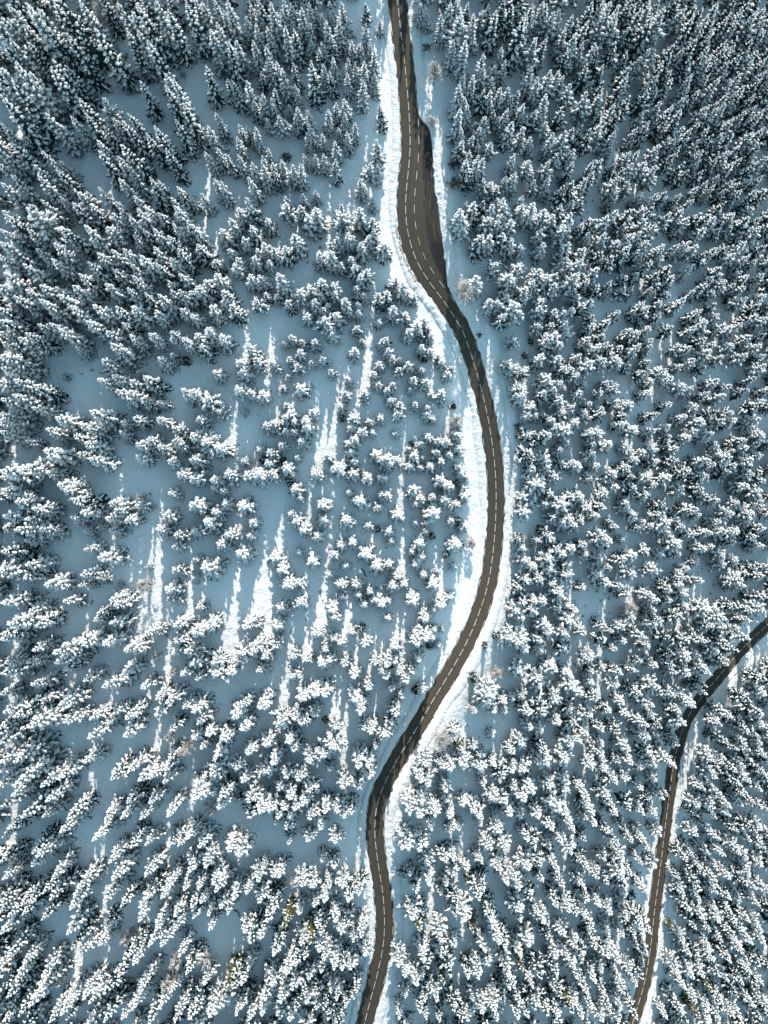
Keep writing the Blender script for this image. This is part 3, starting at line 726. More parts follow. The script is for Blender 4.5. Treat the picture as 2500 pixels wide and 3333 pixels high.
60,20,.6 130,10,.7 250,20,.7 240,60,.7 130,100,.8 90,110,.7 300,100,.8 0,60,.7 100,170,.7 180,160,.8 90,210,.7 260,180,.6 400,190,.8 350,210,.8 300,240,.7 400,260,.8 500,250,.9 510,190,.8 570,140,.9 470,130,.7 400,100,.8 470,80,.7 550,30,.8 640,60 680,120,.9 600,110,.8 710,170,.7 800,50,.9 770,10,.8 920,50 940,110,.9 850,150 860,190,.9 920,160,.8 930,220,.9 790,200,.7 880,250 800,270,.9 690,270,.8 570,290,.7 640,320,.9 770,310,.9 930,310,.8 940,350,.8 360,330,.8 280,320,.7 260,280,.8 190,320,.7 110,280,.7 90,330,.6 210,370,.7 30,280,.8 150,410,.7 300,390,.8 400,370,.6 360,420,.8 540,400,.9 640,380,.9 650,430,.8 710,440,.8 870,370,1.1 940,410 890,470,.8 930,460,.8 440,470,.8 270,460,.8 270,490,.7 300,530,.7 130,480,.8 40,430,.8 120,520,.8 70,490,.7 40,550,.8 0,580,.7 180,560,.5 210,580,.5 320,580,.6 380,590,.6 470,550,1.1 440,520,.8 520,530,.7 540,570,.7 470,610,.8 600,610,.9 620,520,.7 720,550,.9 740,600,.9 800,610,.9 880,520 940,580 870,550,.8 900,640,.9 940,680,.9 790,660,.8 185,660 50,670,.7 60,710,.6 125,740,.7 240,640,.5 300,730,.9 240,750,.8 360,700,.6 515,670 440,720,.6 520,720,.7 660,680,.9 750,720,.8 800,750,.7 740,770,.8 610,750,.6 890,780,.8 180,790,.5 280,810,.8 410,800,.9 130,820,.8 170,860,.9 230,880,.8 265,910,.7 45,880,.6 570,790,.7 540,830,.7 620,850,.8 540,880,.8 830,850,1.1 840,880 850,820,.8 940,830 480,880,.9 550,920,.8 380,920,.9 420,960,.8 480,960,.7 680,1000,1.1 560,990,.7 940,990,1.1 940,940 400,1005,.7 20,1000,.6 350,560,.7 690,690,.7
T 0 2001 1.5232 16.5 4.7
20,60,1.3 0,100,1.1 150,50 0,130 0,220,.9 150,170,.8 130,250,.8 0,310 0,400,.7 270,200,1.2 280,240 400,150 500,145 540,60,.9 460,20,.7 620,190 720,100,.8 700,370,.8 410,330,.8 300,270,.8 515,370,1.1 610,290,.8 65,490,1.4 200,440,.8 160,370,.9 0,490,.9 0,550,.8 110,590,1.4 280,450 310,550 430,530,.9 440,610,1.1 550,500,.8 620,510,.9 600,610 70,730,1.1 90,830,1.2 200,850 290,810 100,1010,1.2 230,920 0,780,.9 0,970 60,910,.9 410,750,.8 340,1010 210,1010,.8 540,830 640,780,.9 690,820,.9 760,500,.8 770,410,.8 830,430,.9 840,190,.8 860,60,.9 870,140,.8 900,300,.8 910,460,.7 840,570,.7 630,950,.9 730,950,.8 820,990,.9 830,720,.8 740,830,.9 800,840,.8 810,770,.8 520,1010,.8 620,1010,.8 930,940,.8 700,1010,.7 930,200,.8 -30,650 -20,720 -30,850 -40,600 30,240,.8
T 625 2001 1.5232 16 5.6
0,100,.9 70,60,.8 0,250,.8 100,240,.8 10,320,.6 110,300,.8 170,290,.7 270,60,.8 240,200,.9 310,170,.9 400,150,.7 410,60,.7 330,290,.7 350,220,.7 495,210,.6 490,320,.7 560,240,.6 610,110,.7 700,20,.7 690,120,.6 655,180,.5 730,150,.5 790,90,.5 640,265,.7 680,240,.6 760,250,.6 800,310,.6 860,160,.6 840,80,.4 905,250,.5 940,290,.5 340,460,.9 250,450,.7 200,520,.9 250,570,.8 60,610,.7 40,670,.6 30,530,.7 0,480,.8 0,620,.7 140,640,.8 120,700,.8 0,910,1.1 30,900,.9 100,800,.8 150,910,.8 250,840,.7 270,690,.7 210,770,.6 340,780,.5 350,660,.8 430,550,.9 460,640,.8 500,670,.7 370,790,.7 400,740,.8 460,810,.7 540,820,.7 430,870,.6 540,430,.9 600,410,.9 650,400,.8 510,510,.7 550,550,.8 600,500,.7 590,720,.7 700,680,.9 640,700,.7 680,780,.5 710,570,.6 655,540,.3 830,490,.8 800,450,.8 860,380,.6 890,590,.6 850,570,.5 820,760,.8 915,670,.4 930,620,.4 760,860,.8 880,820,.7 870,760,.7 810,870,.6 660,980,.8 730,970,.7 790,990,.7 560,950,.8 510,970,.8 470,910,.8 590,880,.7 290,930,.8 280,1000,.8 330,980,.9 380,980,.8 420,1010,.7 480,1010,.7 450,980,.7 130,960,.8 230,920,.3 745,1010,.7 590,1010,.7
T 1250 2001 1.5232 15 5.7
20,30,.5 160,140,.8 200,110,.8 210,30,.7 240,120,.5 255,80,.4 270,160,.4 230,170,.3 290,80,.3 70,180,.7 50,240,.7 20,260,.7 10,310,.7 65,290,.6 40,380,.5 150,290,.6 180,230,.6 110,340,.6 85,420,.5 50,500,.7 80,460,.5 190,400,.6 160,400,.4 15,620,.7 40,550,.5 690,20,.7 800,60,.8 780,130,.7 830,100,.7 690,120,1.1 630,110,.7 710,180,.7 785,190,.7 680,280,.8 770,320,.8 900,180,.7 900,100,.7 930,40,.8 570,115,.4 510,160,.3 530,390 510,430,.9 550,490,.7 610,490,.6 600,440,.6 450,480,.6 450,320,.4 640,430,.5 690,400,.5 720,500,.8 770,370,.7 790,500,1.1 860,420,.8 930,470,.8 940,370,.9 920,300,.7 870,550,.8 730,570,.7 790,600,.8 540,610,.5 640,690,.7 690,650,.7 450,660,.5 480,700,.5 380,670,.5 410,750,.8 350,590,.6 270,740,.5 330,780,.8 290,760,.6 480,770,.7 500,840,.6 550,750,.6 590,810,.8 700,780,.8 650,780,.7 770,740,.8 810,750,.8 910,740,.9 890,830,.7 910,880,.7 940,640,.9 650,870,.6 740,900,.9 700,930,.9 830,860,.7 580,940,.8 550,930,.7 610,940,.7 400,960,.7 230,860,.8 210,740,.6 180,830,.7 190,960,.8 180,1000,.9 240,1000,.7 270,990,.7 310,880,.7 310,930,.6 130,990,.8 480,1010,.8 450,980,.8 330,1010,.6 630,1010,.8 780,1010,.8 870,980 910,1010,.9 690,1010,.7 560,1010,.5
T 1875 2001 1.5232 15.5 5.0
150,60,.8 190,90,.5 150,140,.8 50,90,.7 0,50,.7 200,180,.6 260,140,.8 240,70,.7 300,10,.8 400,60,.9 420,30,.8 530,20,.9 560,130,.9 650,140 750,20,1.1 760,140,.9 860,110,1.1 720,200,.9 800,200 370,160,.8 490,200,.8 500,260,.8 500,290,.7 410,260,.8 330,240,.6 300,280,.8 140,270,.7 80,220,.8 90,290,.7 90,350,.8 30,410,.9 100,430,.9 210,360,.8 410,370,1.2 490,410,.8 550,420,.8 570,300,.8 650,280,.9 640,350,.8 640,390,.8 750,260,.9 760,230,.8 600,470 590,440,.8 430,560,.8 400,520,.7 550,550 510,560,.7 520,480,.8 510,620,.7 510,660,.7 410,600,.5 270,670 360,630 280,520,.8 250,450,.8 180,490,.8 150,580,.8 80,510,.8 60,600,.8 140,650,.7 30,640,.8 140,700,.9 150,770,.9 90,770,.8 290,740,.8 330,770,.7 400,750,.8 500,750 470,740,.8 220,740,.7 260,840,.8 280,960,.9 410,830,.7 340,880,.8 430,920,.9 460,910,.8 390,1000,.8 340,990,.8 160,910 170,950,.8 210,1010,.9 100,1010,.9 60,960,.8 380,930,.7 940,330 940,390 880,430,.9 870,310,.8 790,510,.9 730,550,.8 760,470,.8 870,580,.9 940,500,.9 940,550,.9 840,520,.8 770,650,.9 880,670,.9 650,740,.8 690,720,.8 800,770,.9 940,700,.9 930,640,.8 590,760,.5 730,800,.7 700,950,1.1 650,870,.7 730,910 820,860,.9 890,940,.9 840,960,.9 620,960,.8 600,1000,.7 560,930,.7 770,1000,.9 940,800,.9 930,870,.9 700,1010,.8 870,840,.9
T 0 2666 1.5232 16 4.6
60,60,.9 0,100,.7 150,170 190,190 300,70,.9 150,250,.9 250,290,.9 0,230,.8 0,310,.8 460,120,.9 500,90,.8 540,220,.9 640,140,.9 720,150,.8 710,290,.9 830,140,.8 880,140,.7 930,110,.9 330,430,1.1 380,360,.9 250,400 210,500,.9 310,590,1.1 360,630,.9 390,700,.9 500,410 550,310 600,450,.9 660,500,1.1 720,400,.9 800,410,.9 830,330,.8 900,350,.8 930,280,.8 750,640,1.1 800,640,.9 760,560,.9 850,500,.8 870,560,.9 940,450,.9 510,550,.8 570,780 650,730,.9 490,640,.7 640,680,.8 0,420,.9 0,470,.9 40,500,.9 100,490,.9 150,400,.9 0,580 90,430,.8 30,680 0,730 200,360,.8 0,870 30,900 140,960,1.1 90,960 10,1000,.9 60,800,.9 100,730,.8 200,780,.9 220,860,.8 240,1010,.9 300,980,.9 350,930,.9 330,1000,.8 450,950 400,900,.9 520,890,.9 520,1010 640,960 600,1010,.9 700,850,.9 730,1010 790,950,.9 880,690,.8 920,780,.9 940,1000 870,1000,.9 860,880,.8
T 625 2666 1.5232 15.5 5.0
30,150,.9 60,230,.9 160,170,.9 230,190,.9 410,30,.6 480,50,.7 465,130,.6 570,100,.7 630,60,.7 705,120,.7 0,230,.7 20,340,.8 120,370 100,330,.9 140,450,.8 200,410,.9 270,380,.8 160,470,.7 0,490,.9 40,430,.8 90,550,.8 80,470,.7 320,420,.9 310,320,.9 430,290,.7 350,250,.6 400,300,.7 370,510 390,460,.9 290,630,1.1 330,600,.9 260,580,.8 410,680 470,530,.8 520,490,.7 540,350,.8 590,350,.7 605,440,.6 640,210,.5 660,420,.8 690,260,.7 670,340,.6 700,510,.8 650,570,.8 620,540,.7 740,360,.8 740,580,.8 780,420,.9 830,380,.8 790,610,.6 770,540,.7 840,580,.8 860,680,.7 830,690,.4 620,670,.8 580,620,.9 540,620,.8 560,690,.8 520,720,.9 700,740,.9 640,760,.9 660,700,.8 740,760,.8 780,760,.7 770,940,.7 810,860,.7 800,900,.6 720,900,.8 660,950,.8 610,950,.8 570,930,.8 550,870,.8 500,860,.9 520,960,.9 440,920 480,780 370,900,1.1 390,850,.9 330,990 280,1000,.8 430,1000,.9 490,1010,.8 720,1010,.8 680,1010,.8 270,760,.8 200,870 180,850,.9 240,830,.8 50,830,.8 110,980 20,960,.9 70,1000,.9 210,990,.9 250,950,.8 580,800,.7 630,860,.8 690,860,.7
T 1250 2666 1.5232 15.5 5.0
120,150,1.2 90,160,.8 235,50,.6 330,70,.6 380,70,.6 480,40,.6 215,220,.9 300,230,.8 350,210,.7 315,330,.6 350,290,.7 280,380,.5 410,270,.6 520,160,.8 600,160,.9 560,90,.8 740,130 720,110,.8 730,250 770,240,.9 830,160,.8 850,60,.9 940,170 890,130,.9 615,340,.8 690,350,.9 650,310,.8 780,320,.7 470,390 500,350,.8 470,230,.7 160,380,.8 130,300,.6 100,300,.5 395,520,1.1 350,430,.9 360,500,.8 175,570,.9 140,510,.9 450,580,.8 190,480,.6 570,620,.9 540,560,.8 610,640,.9 500,670,.8 280,690,.9 350,650,.8 230,740,.8 190,720,.9 670,680,.9 720,640,.9 680,520,.8 760,470,.7 790,520,.9 820,530,.7 870,440,.9 890,350,.8 920,460,.8 900,590,.8 860,770,.9 790,790,.9 740,610,.7 820,610,.8 920,700,.7 940,760,.8 880,700,.8 80,740,.8 160,840,.9 110,800,.8 105,890,.6 300,820,.8 430,800,.8 470,800,.9 520,740,.7 260,910,.9 230,880,.7 340,960,.9 180,960,.9 200,910,.7 590,920,.9 620,850,.8 650,850,.9 670,920,.7 700,760,.8 450,910,.8 490,970,.8 560,960,.9 740,950,.9 810,980,.9 780,930,.8 860,980,.9 880,890,.8 80,1000,.6 200,1010,.8 380,1010,.8 570,1010,.8 680,1010,.9 720,1000,.8 430,1000,.8 940,970,.9 920,930,.8 280,1010,.7 850,850,.7
T 1875 2666 1.5232 15 5.0
40,110,.7 100,40,.8 60,20,.7 160,80,.9 250,60,.7 230,210,.9 150,210,.8 40,220,.8 290,120,.7 310,60,.6 350,130,.7 370,160,.7 400,250,.8 330,220,.7 150,330,.9 110,290,.8 60,260,.8 240,350,.9 350,370,.8 300,290,.5 60,410,.8 10,470,.8 30,330,.8 180,490,.9 130,450,.8 240,440,.7 260,380,.8 330,540 260,500,.8 80,550,.9 40,500,.8 180,590,.8 240,600,.7 300,580,.8 360,690,.9 310,650,.8 350,740,.7 140,690,.8 100,640,.9 40,700,.9 0,650,.8 140,760,.7 220,720,.9 170,710,.8 220,820,.8 280,770,.8 330,800,.8 310,830,.7 250,870,.8 100,820,.8 150,880,.8 60,880,.8 20,790,.8 0,930,.8 90,960,.9 180,970,.8 230,940,.8 40,1000,.8 140,1010,.8 210,1010,.7 300,400,.3 670,60,.9 600,90,.8 560,30,.8 720,120,.9 740,200,.9 660,180,.9 580,180,.8 520,140,.6 700,320 560,210,.8 520,300,.6 640,280,.9 610,330,.9 700,370,.9 770,300,.8 830,180 800,60,.9 870,120,.9 880,270,.9 940,250,.9 930,60,.9 940,150,.8 840,330,.9 910,440,.9 830,420,.8 770,410,.9 690,440,.8 620,400,.9 600,540,.9 560,460,.9 500,420,.8 540,380,.7 480,380,.6 490,570,.5 650,500,.8 730,520,.9 800,510,.9 860,520,.9 930,540,.9 880,630 940,620,.9 800,610,.9 720,610,.9 650,620,.8 570,680,.8 480,700,.8 440,650,.5 510,760,.9 620,700,.9 680,720,.9 780,720 850,720,.9 930,730,.9 720,790,.9 640,790,.9 580,800,.9 540,850,.9 680,870,.9 760,820,.9 830,830,.9 900,830,.9 880,920,.9 810,900,.9 740,930,.9 660,950,.9 600,900,.9 620,1000,.9 540,990,.7 720,1000,.9 830,990,.9 930,930,.9 920,1000,.9 460,1000,.7 420,980,.7 410,880,.4 780,980,.9 870,780,.8 940,830,.8 660,560,.8 760,560,.8 830,570,.8 900,350,.8 860,220,.8 780,140,.8 700,240,.8 620,240,.7 540,620,.7 580,740,.7"""
rows = []
cur = None
for tok_line in TREES.strip().split('\n'):
    if tok_line.startswith('T '):
        cur = [float(q) for q in tok_line.split()[1:]]
        continue
    ox, oy, sc_, hb, wb = cur
    for tok in tok_line.split():
        q = [float(a) for a in tok.split(',')]
        s = q[2] if len(q) > 2 else 1.0
        rows.append((ox + q[0] / sc_, oy + q[1] / sc_, s, hb, wb))
rows = np.array(rows)
tu, tv, ts = rows[:, 0], rows[:, 1], rows[:, 2]
th_ = rows[:, 3] * ts ** 0.9 * (0.94 + 0.12 * nrng.random(len(rows)))
th_ = np.where((tu > 1150) & (tu < 1425) & (tv > 2030) & (tv < 2720), th_ * 1.35, th_)  # heights raised so these trees' shadows cover the lower stretch of main road
th_ = np.where((tu > 2150) & (tu < 2480) & (tv > 1950) & (tv < 2600), th_ * 1.28, th_)  # made taller to throw the upper end of the lower road into shade
tw_ = 1.07 * rows[:, 4] * ts ** 0.75 * (0.94 + 0.12 * nrng.random(len(rows)))
tx, ty, tz = pix_to_surface(tu, tv, zbase, th_)
for _ in range(3):                       # settle the foot on the real ground, roads included
    g = hgt(tx, ty)
    dx, dy, dz = pix_ray(tu, tv)
    t = (g + th_ - HC) / dz
    tx, ty = t * dx, t * dy
tz = hgt(tx, ty)
keep = np.ones(len(tx), bool)
for r in (main, side):
    i_, s_, e_ = excess(r, tx, ty)
    keep &= e_ > 0.9
    push = e_ - 1.0
tx, ty, tz, tu, tv, ts, th_, tw_ = [a[keep] for a in (tx, ty, tz, tu, tv, ts, th_, tw_)]

# the wood goes on beyond the frame
ex = []
have = list(zip(tx, ty))
cell = {}
def put(x, y):
    cell.setdefault((int(x // 6), int(y // 6)), []).append((x, y))
for p in have: put(*p)
cand = np.stack([nrng.uniform(-165, 200, 15000), nrng.uniform(-210, 232, 15000)], 1)
cz = zbase(cand[:, 0], cand[:, 1])
bu, bv, _ = project(cand[:, 0], cand[:, 1], cz)
pu, pv, _ = project(cand[:, 0], cand[:, 1], cz + 17)
outside = (pu < -12) | (pu > 2512) | (pv < -12) | (pv > 3345)
# the dense wood on the lower slope closes up between the trees read from the photograph
fill = ((pu > 1760) | ((pv > 2500) & (pu > 1330))) & ~((pu > 1880) & (pu < 2070) & (pv > 1890) & (pv < 2040)) & ~((pu > 2140) & (pu < 2430) & (pv > 1830) & (pv < 1970))
outside |= fill
for r in (main, side):
    _, _, e_ = excess(r, cand[:, 0], cand[:, 1])
    outside &= e_ > 5.0
for (x, y), ok in zip(cand, outside):
    if not ok: continue
    cx, cy = int(x // 6), int(y // 6)
    if any((x - a) ** 2 + (y - b_) ** 2 < 4.7 ** 2 for i in (-1, 0, 1) for j in (-1, 0, 1) for a, b_ in cell.get((cx + i, cy + j), [])):
        continue
    put(x, y); ex.append((x, y))
ex = np.array(ex)
n_in = len(tx)
exh = 13 + 6 * nrng.random(len(ex)); exw = 3.9 + 1.6 * nrng.random(len(ex))
tx = np.concatenate([tx, ex[:, 0]]); ty = np.concatenate([ty, ex[:, 1]])
tz = np.concatenate([tz, hgt(ex[:, 0], ex[:, 1])])
th_ = np.concatenate([th_, exh]); tw_ = np.concatenate([tw_, exw])
ts = np.concatenate([ts, np.ones(len(ex))])
NT = len(tx)

# what each tree looks like
var = np.zeros(NT, int)
bu, bv, bd = project(tx, ty, tz)
pu, pv, pd = project(tx, ty, tz + th_)
OLIVE = [(1396,3040),(1568,3037),(920,3020),(720,3195),(2265,3330),(2165,3090),(1465,3228),(1850,3265),(1460,2440),(1715,3180),(2322,3226),(1005,3063)]
for i in range(NT):
    u, v = pu[i], pv[i]
    if ts[i] <= 0.42:
        var[i] = rng.choice((11, 12, 12, 14)) if ts[i] > .34 else rng.choice((12, 14, 14))
        continue
    centre = (500 < u < 1640 and 1150 < v < 2350)
    right = u > 1560
    p_p = 0.10
    if right: p_p = 0.55
    if v > 2350: p_p = 0.45
    if u < 620: p_p = 0.06
    light = 0.22
    if u > 1900: light = 0.5
    if u > 1900 and v < 1400: light = 0.75  # thinner snow darkens the upper right, standing in for vignetting and shade
    if v > 2900: light = 0.50
    if u < 600 and v < 500: light = 0.6
    if centre: light = 0.12
    if centre and ts[i] < .75:
        var[i] = rng.choice((11, 12, 11, 0, 2)); continue
    k = 'pine' if rng.random() < p_p else 'spruce'
    c_ = variants_of(k, 0, .76) if rng.random() < light else variants_of(k, .77, 1)
    var[i] = rng.choice(c_)
for (u, v) in OLIVE:
    d = (pu[:n_in] - u) ** 2 + (pv[:n_in] - v) ** 2
    var[int(d.argmin())] = 13
rot = nrng.uniform(0, 2 * pi, NT)
tilt = nrng.normal(0, 0.035, (NT, 2))
scl = np.stack([tw_ / 5.0, tw_ / 5.0, th_ / 16.0], 1)
base = np.stack([tx, ty, tz - 0.25], 1)

# the three hundred that show largest are things of their own
wpx = tw_ * FS / (0.5 * (bd + pd))
GWID, GHEI = 625, 833
idmap = np.full((GHEI, GWID), -1, int)
rad_n = np.hypot(bu - 1250, bv - 1717)
for i in np.argsort(-rad_n):             # outer trees first: the inner ones lean over them in the picture
    ax, ay, cx, cy = bu[i] / 4, bv[i] / 4, pu[i] / 4, pv[i] / 4
    w = wpx[i] / 8
    x0, x1 = int(max(0, min(ax, cx) - w)), int(min(GWID - 1, max(ax, cx) + w))
    y0, y1 = int(max(0, min(ay, cy) - w)), int(min(GHEI - 1, max(ay, cy) + w))
    if x1 < x0 or y1 < y0: continue
    gx_, gy_ = np.meshgrid(np.arange(x0, x1 + 1), np.arange(y0, y1 + 1))
    L2 = (cx - ax) ** 2 + (cy - ay) ** 2 + 1e-6
    f = np.clip(((gx_ - ax) * (cx - ax) + (gy_ - ay) * (cy - ay)) / L2, 0, 1)
    d = np.hypot(gx_ - ax - f * (cx - ax), gy_ - ay - f * (cy - ay))
    m = d < w * (1 - 0.8 * f)
    idmap[y0:y1 + 1, x0:x1 + 1][m] = i
size = np.bincount(idmap[idmap >= 0], minlength=NT).astype(float)
order = np.argsort(-size)
chosen = set(int(i) for i in order[:296])
for k in range(len(VARIANTS)):           # every kind of crown is also one of the single trees
    if not any(var[i] == k for i in chosen):
        c_ = [i for i in order if var[i] == k]
        if c_: chosen.add(int(c_[0]))
chosen = sorted(chosen, key=lambda i: -size[i])

PLACES = [
(91,124,'in the dark top left corner'),(248,150,'left of the topmost lit snow strip'),(275,59,'behind the frosted bush at top left'),(443,151,'right of the frosted bush at top left'),
(554,80,'along the left rim of the top hollow'),(765,149,'right of the blue hollow at the top'),(943,103,'at the top edge, mid left wood'),(1530,135,'at the top, just right of the road'),
(1794,200,'near the top, amid the right wood'),(2156,217,'below the dark top right corner'),(84,329,'on the left edge under the dark corner'),(195,420,'left of the gap between lit strips'),
(219,266,'below the first row at top left'),(282,399,'at the foot of the topmost lit strip'),(354,490,'right of the second lit strip, upper left'),(508,494,'between the two upper left lit strips'),
(584,323,'beside the long lit strip, upper left'),(1039,273,'in the wood above the curved track'),(109,578,'at the left edge, level with the lay-by'),(202,720,'left of the small lit patch, upper left'),
(1172,628,'between the curved track and the lay-by'),(1631,618,'right of the lay-by, behind the verge'),(44,796,'at the left edge above the blue clearing'),(61,919,'on the left edge beside the blue clearing'),
(260,884,'on the upper rim of the blue clearing'),(510,793,'left of the long strip, upper middle'),(985,752,'left of the road bend, in the open'),(80,1238,'at the left end of the blue clearing'),
(112,1057,'left of the blue clearing, at its top'),(402,1028,'right of the top of the blue clearing'),(100,1446,'below the blue clearing at far left'),(489,1322,'right of the middle of the clearing'),
(102,1739,'at the left edge, mid height'),(274,1546,'right of the far left pile of trees'),(591,1801,'between the lit strips left of centre'),(90,2069,'at the left edge, below mid height'),
(257,2100,'in the left wood, below mid height'),(388,2139,'left of the tall lit strip, lower left'),(2268,2090,'above the shaded part of the lower road'),(73,2416,'at the left edge, two thirds down'),
(277,2358,'in the leaning rows, lower left'),(421,2424,'at the right end of the leaning rows'),(162,2573,'above the small blue gap, lower left'),(414,2655,'beside the small blue gap, lower left'),
(671,2541,'right of the frosted trees, lower left'),(1347,2666,'right of the sharp lower bend'),(1758,2577,'midway between both roads, lower right'),(89,2781,'at the left edge near the bottom'),
(90,2970,'at the left edge above the corner'),(230,2872,'right of the greyish bush, bottom left'),(404,2831,'below the small blue gap, bottom left'),(448,2972,'around the lowest blue gap, bottom left'),
(689,2789,'left of the lower bend, bottom half'),(67,3194,'in the bottom left corner'),(141,3234,'just right of the bottom left corner'),(263,3043,'left of the fallen log, bottom left'),
(390,3236,'along the bottom edge, left part'),(660,3206,'on the bottom edge by frosted trees'),(855,3005,'below the snow pit, bottom middle'),(1361,3043,'right of the road, near the bottom'),
(1477,3210,'at the bottom, right of the road'),(1832,3179,'at the bottom, left of lower road'),
(1660,1250,'right of the long curve, upper part'),(1700,1900,'right of the long curve, lower part'),(2300,1300,'at the right edge, mid height'),(2300,2900,'right of the lower road, near bottom'),
(1480,1560,'left of the long curve in the plantation'),(900,1700,'in the thin plantation, centre left'),(1100,2300,'above the shaded stretch of road'),(2200,700,'in the dense wood, upper right'),
(1250,1200,'left of the shaded upper curve'),(2300,2450,'right of the lower road, upper part'),(2000,2100,'below the small clearing, right side')]
NUM = ['zero', 'one', 'two', 'three', 'four', 'five', 'six', 'seven', 'eight', 'nine', 'ten', 'eleven', 'twelve', 'thirteen', 'fourteen', 'fifteen', 'sixteen', 'seventeen', 'eighteen']
ORD = ['', 'first', 'second', 'third', 'fourth', 'fifth', 'sixth', 'seventh', 'eighth', 'ninth', 'tenth', 'eleventh', 'twelfth', 'thirteenth', 'fourteenth', 'fifteenth', 'sixteenth', 'seventeenth', 'eighteenth']
def look(i):
    k = int(var[i])
    if k == 13: return 'olive topped'
    if k == 14: return 'bare green'
    kind_, s_ = VARIANTS[k]
    if kind_ == 'young': return 'young bushy'
    if kind_ == 'pine': return 'shaggy white' if s_ > .76 else 'shaggy dark'
    return 'thickly snowed' if s_ > .76 else 'thinly snowed'
_mem = {}
for i in chosen:
    cu, cv = .6 * pu[i] + .4 * bu[i], .6 * pv[i] + .4 * bv[i]
    q = min(range(len(PLACES)), key=lambda a: (PLACES[a][0] - cu) ** 2 + (PLACES[a][1] - cv) ** 2)
    _mem.setdefault(q, []).append((i, cu, cv))
tree_label, tree_group = {}, {}
for q, mem in _mem.items():
    n = len(mem); place = PLACES[q][2]
    us = [m[1] for m in mem]; vs = [m[2] for m in mem]
    horiz = (max(us) - min(us)) >= 0.8 * (max(vs) - min(vs))
    mem.sort(key=lambda m: m[1] if horiz else m[2])
    ends = ('leftmost', 'rightmost', 'left') if horiz else ('uppermost', 'lowest', 'top')
    for r_, (i, cu, cv) in enumerate(mem):
        tree_group[i] = 'large snow laden spruces'
        if n == 1:
            tree_label[i] = 'large %s spruce %s' % (look(i), place); continue
        if r_ == 0: w_ = ends[0]
        elif r_ == n - 1: w_ = ends[1]
        else: w_ = '%s from %s' % (ORD[r_ + 1], ends[2])
        if n == 2: w_ = ('left' if horiz else 'upper') if r_ == 0 else ('right' if horiz else 'lower')
        tree_label[i] = '%s spruce, %s of %s %s' % (look(i), w_, NUM[min(n, 18)], place)

SRC = {}
for i in chosen:
    k = int(var[i])
    root = empty('spruce_tree', tuple(base[i]))
    root.rotation_euler = (tilt[i, 0], tilt[i, 1], rot[i])
    root.scale = tuple(scl[i])
    tag(root, tree_label[i], 'tree', tree_group[i])
    parts = []
    for nm, me_ in zip(('crown', 'snow_cover', 'trunk'), VMESH[k]):
        o = bpy.data.objects.new(nm, me_)
        COL.objects.link(o)
        o.parent = parts[0] if nm == 'snow_cover' else root
        if nm == 'snow_cover': o['kind'] = 'stuff'
        parts.append(o)
    if k not in SRC: SRC[k] = parts

# the rest of the wood: one object, each tree an instance on a point
rest = [i for i in range(NT) if i not in set(chosen)]
me = bpy.data.meshes.new('spruce_forest')
me.from_pydata([tuple(base[i]) for i in rest], [], [])
a = me.attributes.new('variant', 'INT', 'POINT'); a.data.foreach_set('value', np.array([var[i] for i in rest], dtype=np.int32))
a = me.attributes.new('turn', 'FLOAT_VECTOR', 'POINT'); a.data.foreach_set('vector', np.array([(tilt[i, 0], tilt[i, 1], rot[i]) for i in rest], dtype=np.float32).ravel())
a = me.attributes.new('size', 'FLOAT_VECTOR', 'POINT'); a.data.foreach_set('vector', np.array([scl[i] for i in rest], dtype=np.float32).ravel())
forest = bpy.data.objects.new('spruce_forest', me)
COL.objects.link(forest)
tag(forest, 'the rest of the snow laden spruce and pine forest on both sides of the road', kind='stuff')
ng = bpy.data.node_groups.new('wood', 'GeometryNodeTree')
ng.interface.new_socket('Geometry', in_out='INPUT', socket_type='NodeSocketGeometry')
ng.interface.new_socket('Geometry', in_out='OUTPUT', socket_type='NodeSocketGeometry')
gi = ng.nodes.new('NodeGroupInput'); go = ng.nodes.new('NodeGroupOutput')
def named(nm, t):
    n = ng.nodes.new('GeometryNodeInputNamedAttribute'); n.data_type = t
    n.inputs['Name'].default_value = nm
    return n.outputs[0]
n_var = named('variant', 'INT'); n_rot = named('turn', 'FLOAT_VECTOR'); n_scl = named('size', 'FLOAT_VECTOR')
e2r = ng.nodes.new('FunctionNodeEulerToRotation'); ng.links.new(n_rot, e2r.inputs[0])
j_all = ng.nodes.new('GeometryNodeJoinGeometry')
for k, parts in SRC.items():
    jn = ng.nodes.new('GeometryNodeJoinGeometry')
    for o in parts:
        oi = ng.nodes.new('GeometryNodeObjectInfo'); oi.transform_space = 'ORIGINAL'
        oi.inputs['Object'].default_value = o
        ng.links.new(oi.outputs['Geometry'], jn.inputs[0])
    ip = ng.nodes.new('GeometryNodeInstanceOnPoints')
    cmpn = ng.nodes.new('FunctionNodeCompare'); cmpn.data_type = 'INT'; cmpn.operation = 'EQUAL'
    ints = [q for q in cmpn.inputs if q.type == 'INT']
    ng.links.new(n_var, ints[0]); ints[1].default_value = k
    ng.links.new(gi.outputs[0], ip.inputs['Points'])
    ng.links.new(cmpn.outputs[0], ip.inputs['Selection'])
    g2i = ng.nodes.new('GeometryNodeGeometryToInstance')
    ng.links.new(jn.outputs[0], g2i.inputs[0])
    ng.links.new(g2i.outputs[0], ip.inputs['Instance'])
    ng.links.new(e2r.outputs[0], ip.inputs['Rotation'])
    ng.links.new(n_scl, ip.inputs['Scale'])
    ng.links.new(ip.outputs[0], j_all.inputs[0])
ng.links.new(j_all.outputs[0], go.inputs[0])
md = forest.modifiers.new('wood', 'NODES'); md.node_group = ng

